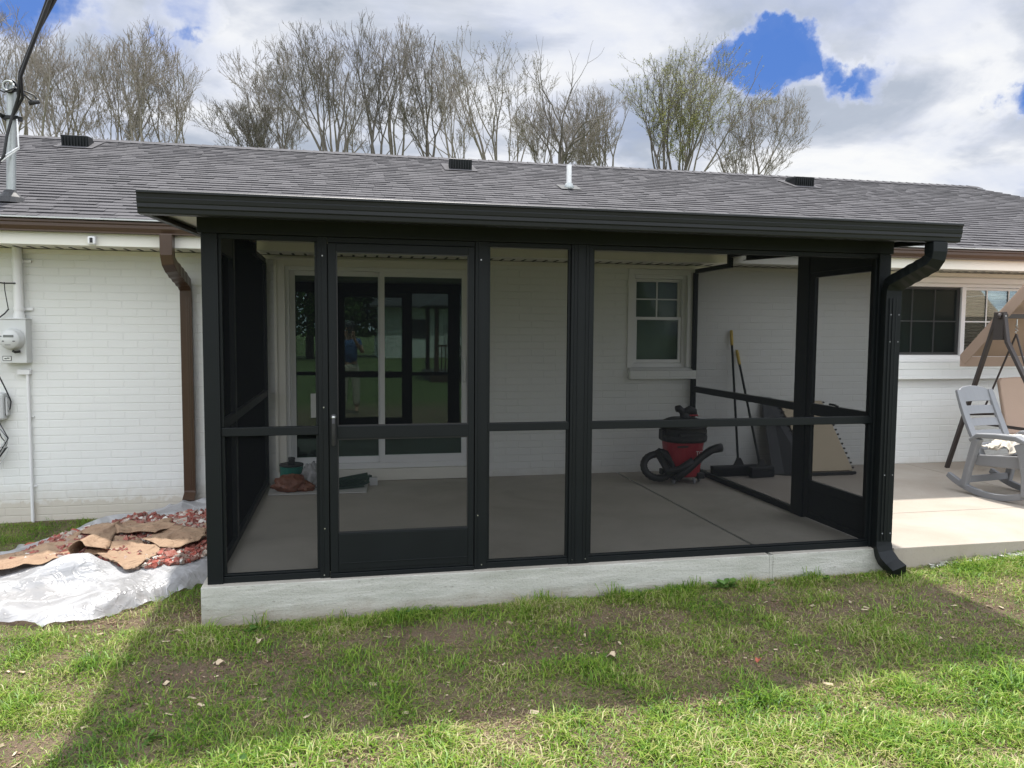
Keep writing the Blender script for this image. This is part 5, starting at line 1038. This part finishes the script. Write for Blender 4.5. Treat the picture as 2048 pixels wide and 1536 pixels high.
# ------------------------------------------------------------------ trees
def tree(x, y, off, rw, ztop, label, seed, nl=4, bud=None, fork=.55, rad=.14, dead=False, bark='bark', grp='bare trees behind the house', lv_max=7, dense=.46):
    """a forked tree whose limbs fan out inside a crown of half width rw, its middle shifted by off from the trunk"""
    rd = random.Random(seed); rw = rw*(1.95 if rw < 1.3 else 1.22); t = thing('bare_tree' if bud is None else 'budding_tree', label, 'tree', (x, y, -.25), grp)
    big = MB(); fine = MB(); leaves = []; zf = ztop*fork; cz = zf+(ztop-zf)*.56; ry = max(rw, 1.1)
    def mid(z):
        u = min(max((z-zf)/(cz-zf), 0), 1); return x+off*u
    def outside(p):
        if p.z < zf+.1: return False
        w = 1.0 if p.z > cz else .38+.62*(p.z-zf)/(cz-zf)
        h = (p.z-cz)/(ztop-cz) if p.z > cz else 0
        lump = 1+.75*noise.noise(Vector((p.x*1.1+seed, p.y*1.1, p.z*1.1)))
        return ((p.x-mid(p.z))/(rw*w))**2+((p.y-y)/(ry*w))**2+h*h > lump
    def grow(p, d, r, L_, lv):
        nseg = 6 if lv < 2 else (5 if lv < 4 else (4 if lv < 5 else 2)); pts = [p]; r = max(r, .0065); rs = [r]; q = p; dd = d
        re = max(r*(.55 if lv < 4 else .4), .0045); spawn = []; stop = False
        for i in range(nseg):
            wob = .08 if lv < 3 else .16
            if dead: wob = .2
            dd = (dd+Vector((rd.gauss(0,wob), rd.gauss(0,wob), rd.gauss(0,wob*.6)+.09))).normalized()
            q2 = q+dd*(L_/nseg)
            if outside(q2) and not dead:
                if lv <= 1: dd = (dd+Vector((mid(q2.z)-q2.x, y-q2.y, .9)).normalized()*.9).normalized(); q2 = q+dd*(L_/nseg)
                if outside(q2): stop = True
            q = q2; pts.append(q); rs.append(r+(re-r)*(i+1)/nseg); spawn.append((q, dd, rs[-1]))
            if stop and lv >= 2: rs[-1] = .004; break
        (big if lv <= 2 else fine).tube(pts, rs, (7, 6, 5, 4, 3, 3, 3)[min(lv,6)], cap=False)
        if lv >= (4 if dead else lv_max) or (stop and lv >= 2):
            if bud: leaves.append((q, dd))
            return
        base = rd.uniform(0, 6.28)
        for k in range(2):
            side_ = dd.orthogonal().normalized(); side_.rotate(Matrix.Rotation(base+k*math.pi+rd.gauss(0,.4), 3, dd).to_quaternion())
            a = rd.uniform(.18,.45); grow(q, (dd*math.cos(a)+side_*math.sin(a)).normalized(), re*.85, L_*rd.uniform(.6,.8), lv+1)
        for (sp_, sdv, sr) in spawn[(2 if lv < 2 else (1 if lv < 3 else 0)):-1]:
            if rd.random() < ((dense if lv < 5 else dense*.75) if not dead else .62):
                side_ = sdv.orthogonal().normalized(); side_.rotate(Matrix.Rotation(rd.uniform(0,6.28), 3, sdv).to_quaternion())
                a = rd.uniform(.45,.9); nd = (sdv*math.cos(a)+side_*math.sin(a)); nd.z = abs(nd.z)*.9+.1
                grow(sp_, nd.normalized(), sr*.5, L_*rd.uniform(.36,.58), lv+1)
    ln = off*.12/zf
    tp = [Vector((x+ln*zf*(s_-1)+rd.gauss(0,.03), y+rd.gauss(0,.03), -.3+(zf+.3)*s_)) for s_ in (0,.1,.3,.55,.8,1)]
    big.tube(tp, [rad*1.5, rad*1.2, rad*1.08, rad, rad*.92, rad*.85], 9, cap=False)
    a0 = rd.uniform(0, 6.28)
    for k in range(nl):
        a = a0+k*2*math.pi/nl+rd.gauss(0,.3); rr_ = rd.uniform(.35,.95); tz = zf+(ztop-zf)*rd.uniform(.6,.95)
        tgt = Vector((x+off+rw*rr_*math.cos(a), y+ry*rr_*math.sin(a), tz)); st_ = tp[-1]-Vector((0,0,rd.uniform(0,.5)))
        v_ = tgt-st_; d_ = (v_.normalized()+Vector((0,0,.15))).normalized(); grow(st_, d_, rad*rd.uniform(.34,.5), v_.length*rd.uniform(.42,.55), 1)
    big.build('trunk', bark, t, smooth=True)
    if fine.v: fine.build('twigs', 'twig' if bark == 'bark' else bark, t)
    if bud and leaves:
        lm = MB(); mat, cnt, sz_ = bud
        for (q, dd) in leaves:
            for _ in range(cnt):
                c = q-dd*rd.uniform(0,.3)+Vector((rd.gauss(0,.03), rd.gauss(0,.03), rd.gauss(0,.03))); a = Vector((rd.gauss(0,1), rd.gauss(0,1), rd.gauss(0,1))).normalized(); b = a.orthogonal().normalized()
                s_ = sz_*rd.uniform(.6,1.3); lm.add([c-a*s_, c+b*s_*.5, c+a*s_, c-b*s_*.5], [(0,1,2,3)])
        lm.build('leaves', mat, t)
    return t
BT = ('tip', 2, .018); YB = ('bud', 5, .036); T = tree; BG = 'budding trees behind the house'
T(-10.7,25,-.12,.95,12.1,'bare tree cut by the left picture edge behind the service mast',101,4,rad=.15)
T(-10.9,27,.29,1.0,12.8,'bare tree directly behind the service mast',102,4,rad=.15)
T(-9.0,24,.11,.65,10.8,'short bare tree just left of the left roof vent',103,3,rad=.12)
T(-9.4,27,.41,.85,12.2,'bare tree rising directly behind the left roof vent',104,4,rad=.13)
T(-7.2,25,.27,.85,11.2,'bare tree with a crooked low limb right of the left roof vent',105,4,rad=.12)
T(-5.8,24,-.27,1.05,11.5,'tallest bare tree of the left group, with a dark straight trunk',106,5,rad=.15)
T(-5.6,26,.64,.85,11.7,'narrow fan shaped bare tree at the right end of the left group',107,4,rad=.12)
T(-2.0,25,-1.41,1.0,9.8,'lowest tree of the middle group, spreading to the left',108,5,BT,rad=.13,bark='bark2',fork=.6)
T(-1.4,26,-.88,1.15,11.9,'small budding tree leaning left behind the lowest one',109,5,BT,rad=.12)
T(.3,24,-1.05,1.05,11.9,'dark tree with long limbs curving to the left',110,5,BT,rad=.16,bark='bark2')
T(.7,28,-.92,1.0,12.9,'paler tree right behind the dark curving one',111,4,BT,rad=.14)
T(1.8,25,-.76,.95,12.8,'highest tree of the middle group',112,4,BT,rad=.15,bark='bark2')
T(2.7,27,-.14,.85,13.5,'slender upright tree left of the middle roof vent',113,4,BT,rad=.14)
T(3.8,25,-.33,.8,12.5,'tree rising directly behind the middle roof vent',114,4,BT,rad=.14,bark='bark2')
T(4.8,24,-.49,.75,11.6,'brownish tree just right of the middle roof vent',115,4,BT,rad=.12)
T(6.5,26,-.67,1.1,13.1,'airy tree with an open crown between the middle vent and the dead tree',116,4,('tip',5,.03),rad=.14,lv_max=5)
T(6.9,25,.7,.85,12.2,'airy tree reaching towards the dead tree',117,3,('tip',5,.03),rad=.10,lv_max=5)
T(8.6,24,-.06,1.15,11.0,'dead leafless tree with thick broken limbs behind the vent pipe',118,5,None,fork=.66,rad=.21,dead=True,bark='bark2')
T(9.7,31,-.37,1.3,12.2,'pale small tree behind and left of the dead tree',119,5,BT,rad=.09,fork=.7)
T(11.6,31,-.14,1.2,11.8,'pale small tree behind and right of the dead tree',120,5,BT,rad=.09,fork=.7)
T(10.7,25,-.1,1.25,10.9,'bushy low tree left of the leafiest tree',121,5,BT,rad=.13,fork=.6)
T(13.2,24,-.32,2.1,12.5,'leafiest tree, with yellow green spring leaves, behind the roof',122,7,YB,rad=.17,bark='bark2',grp=BG,fork=.5,lv_max=6)
T(14.6,26,1.2,2.1,13.5,'yellow green budding tree close behind the leafiest one, on its right',123,6,YB,rad=.14,grp=BG,fork=.5,lv_max=6)
T(16.7,25,.69,2.1,11.3,'rounded bare tree at the right end of the tree line',124,7,('tip',2,.022),rad=.12,fork=.55)

# ------------------------------------------------------------------ yard behind the camera (seen mirrored in the door glass)
wh = thing('white_house', 'white sided neighbouring house with a low roof, mirrored in the sliding door', 'house', (8, -38, -.2))
m = MB(); m.box(2.5, 16, -44, -38, -.3, 3.0); m.build('wall', 'paint', wh)
m = MB(); m.prism([(2.0,-45,2.9),(16.5,-45,2.9),(14.5,-41,5.2),(4,-41,5.2)], (0,0,.12)); m.prism([(2.0,-37.2,2.9),(16.5,-37.2,2.9),(14.5,-41,5.2),(4,-41,5.2)], (0,0,.12)); m.build('roof', 'shingle', wh)
for xx in (4.4, 8.2, 12.2): m = MB(); m.box(xx, xx+1.1, -37.99, -37.95, 1.0, 2.2); m.build('window', 'dark', wh)
m = MB(); m.box(6.6, 7.5, -37.99, -37.94, -.2, 1.9); m.build('door', 'lightgrey', wh)
gzb = thing('gazebo', 'dark wooden gazebo with railings, mirrored in the sliding door', 'gazebo', (5.2, -16, -.2))
for (xx, yy) in ((3.6,-14.6),(6.8,-14.6),(3.6,-17.6),(6.8,-17.6),(5.2,-14.6)): m = MB(); m.box(xx-.07, xx+.07, yy-.07, yy+.07, -.2, 2.3); m.build('post', 'wood', gzb)
m = MB(); m.add([(3.2,-14.2,2.3),(7.2,-14.2,2.3),(7.2,-18,2.3),(3.2,-18,2.3),(5.2,-16.1,3.6)], [(0,1,4),(1,2,4),(2,3,4),(3,0,4),(3,2,1,0)]); m.build('roof', 'shingle', gzb)
m = MB(); m.box(3.4,7.0,-17.8,-14.4,-.19,.10); m.build('floor', 'wood', gzb)
m = MB(); m.box(3.67,6.73,-14.63,-14.57,.95,1.02)
for k in range(24): xx = 3.75+k*.125; m.box(xx,xx+.035,-14.62,-14.585,.16,.95)
m.build('railing', 'wood', gzb)
def bush_tree(x, y, H, label, seed):
    t = thing('evergreen_tree', label, 'tree', (x, y, -.2), 'evergreen trees across the back yard'); rd = random.Random(seed)
    m = MB(); m.tube([(x,y,-.3),(x,y,H*.5),(x,y,H*.9)], [.25,.16,.05], 8); m.build('trunk', 'bark2', t)
    m = MB()
    for k in range(6500):
        h = rd.random()**.8; r_ = (1-h)*H*.28*(.4+.6*rd.random())+.15; a = rd.uniform(0,6.28); c = Vector((x+r_*math.cos(a)*(1+.2*math.sin(a*3+h*9)), y+r_*math.sin(a), H*(.12+.88*h)))
        u_ = Vector((rd.gauss(0,1), rd.gauss(0,1), rd.gauss(0,1))).normalized(); w_ = u_.orthogonal().normalized(); s_ = rd.uniform(.12,.28)
        m.add([c-u_*s_, c+w_*s_*.5, c+u_*s_, c-w_*s_*.5], [(0,1,2,3)])
    m.build('crown', 'evergreen', t)
for i, (x, y, H) in enumerate(((-8,-30,9),(-4.5,-33,11),(-1.5,-36,10),(1.0,-40,9),(19,-40,10),(24,-36,9))):
    bush_tree(x, y, H, ('leftmost evergreen across the yard','tallest evergreen across the yard','third evergreen from the left across the yard','evergreen beside the white neighbouring house','evergreen right of the white neighbouring house','rightmost evergreen across the yard')[i], 300+i)
# photographer, mirrored in the glass
def skin_obj(name, verts, edges, radii, mat, parent, sub=2):
    me = bpy.data.meshes.new(name); o = bpy.data.objects.new(name, me)
    base = wpos(parent) if parent else Vector((0,0,0))
    me.from_pydata([Vector(v)-base for v in verts], edges, []); COL.objects.link(o)
    if parent: o.parent = parent
    md = o.modifiers.new('skin', 'SKIN'); md.use_smooth_shade = True
    for i, r_ in enumerate(radii):
        sv = me.skin_vertices[0].data[i]; sv.radius = (r_, r_) if not isinstance(r_, tuple) else r_
    me.skin_vertices[0].data[0].use_root = True
    md = o.modifiers.new('subdivision', 'SUBSURF'); md.levels = sub; md.render_levels = sub
    me.materials.append(MT[mat]); return o
BX, BY, G0 = .80, -5.02, -.2
V = [(BX,BY,.78),(BX,BY,.92),(BX,BY+.01,1.12),(BX,BY,1.24),(BX,BY,1.33),(BX,BY+.01,1.41),(BX,BY+.02,1.50),(BX,BY+.02,1.58),
     (BX-.17,BY,1.25),(BX-.27,BY+.06,1.03),(BX-.13,BY+.30,1.24),(BX-.09,BY+.345,1.33),
     (BX+.17,BY,1.25),(BX+.27,BY+.06,1.03),(BX+.13,BY+.30,1.24),(BX+.09,BY+.345,1.33),
     (BX-.10,BY,.70),(BX-.12,BY+.01,.28),(BX-.13,BY-.02,-.10),(BX-.14,BY+.13,-.15),
     (BX+.10,BY,.70),(BX+.12,BY+.01,.28),(BX+.13,BY-.02,-.10),(BX+.14,BY+.13,-.15)]
E_ = [(0,1),(1,2),(2,3),(3,4),(4,5),(5,6),(6,7),(3,8),(8,9),(9,10),(10,11),(3,12),(12,13),(13,14),(14,15),(0,16),(16,17),(17,18),(18,19),(0,20),(20,21),(21,22),(22,23)]
Rr = [.13,.14,.15,.13,.06,.075,.095,.07,.065,.045,.035,.03,.065,.045,.035,.03,.095,.06,.042,.035,.095,.06,.042,.035]
hands = []
for s_ in (-1, 1):
    bi = 11 if s_ < 0 else 15; bp = Vector(V[bi]); palm = len(V); V.append(tuple(bp+Vector((-s_*.01,.02,.055)))); E_.append((bi, palm)); Rr.append(.026)
    for k in range(4):
        f0 = len(V); off = Vector((s_*(.03-.02*k), 0, 0)); L_ = (.035,.04,.037,.03)[k]
        pp0 = Vector(V[palm])+off+Vector((0,.012,.02)); V += [tuple(pp0), tuple(pp0+Vector((-s_*.006,.012,L_))), tuple(pp0+Vector((-s_*.03,.012,L_+.015)))]
        E_ += [(palm,f0),(f0,f0+1),(f0+1,f0+2)]; Rr += [.010,.009,.008]
    f0 = len(V); pp0 = Vector(V[palm])+Vector((-s_*.035,-.01,-.005)); V += [tuple(pp0), tuple(pp0+Vector((-s_*.03,0,.02)))]; E_ += [(palm,f0),(f0,f0+1)]; Rr += [.011,.009]
per = skin_obj('person', V, E_, Rr, 'skin', None)
tag(per, 'person in a blue shirt holding up a phone, mirrored in the sliding door', 'person')
tv = [(BX,BY,.74),(BX,BY,1.0),(BX,BY,1.14),(BX,BY,1.25),(BX-.17,BY,1.25),(BX-.235,BY+.035,1.12),(BX+.17,BY,1.25),(BX+.235,BY+.035,1.12)]
skin_obj('shirt', tv, [(0,1),(1,2),(2,3),(3,4),(4,5),(3,6),(6,7)], [(.165,.15),(.17,.15),(.18,.16),(.145,.13),.085,.075,.085,.075], 'blueshirt', per)
tv = [(BX,BY,.86),(BX,BY,.78),(BX-.105,BY,.66),(BX-.12,BY+.01,.34),(BX-.13,BY-.01,-.06),(BX+.105,BY,.66),(BX+.12,BY+.01,.34),(BX+.13,BY-.01,-.06)]
skin_obj('trousers', tv, [(0,1),(1,2),(2,3),(3,4),(1,5),(5,6),(6,7)], [.155,.15,.115,.085,.075,.115,.085,.075], 'khaki', per)
m = MB(); m.lathe([(.112,1.545),(.112,1.58),(.09,1.635),(.04,1.66),(.005,1.665)], (BX,BY+.015,0), 20); m.prism([(BX-.08,BY+.10,1.55),(BX+.08,BY+.10,1.55),(BX+.06,BY+.20,1.54),(BX-.06,BY+.20,1.54)], (0,0,.012)); m.build('cap', 'ink', per, smooth=True)
m = MB()
for s_ in (-1,1): m.lathe([(.001,-.011),(.010,-.006),(.012,0),(.010,.006),(.001,.011)], (BX+s_*.033,BY+.098,1.505), 10, axis='y', cap=False)
m.build('eyes', 'ink', per, smooth=True)
m = MB(); m.prism([(BX-.012,BY+.098,1.465),(BX+.012,BY+.098,1.465),(BX,BY+.105,1.50)], (0,.022,-.004)); m.build('nose', 'skin', per, smooth=True)
m = MB(); m.box(BX-.022,BX+.022,BY+.088,BY+.094,1.43,1.436); m.build('mouth', 'brickred', per)
m = MB(); m.box(BX-.075, BX+.075, -4.66, -4.652, 1.42, 1.495); tag(m.build('phone', 'rubber', None, bevel=.003), 'black phone held up by the person in the blue shirt', 'phone')
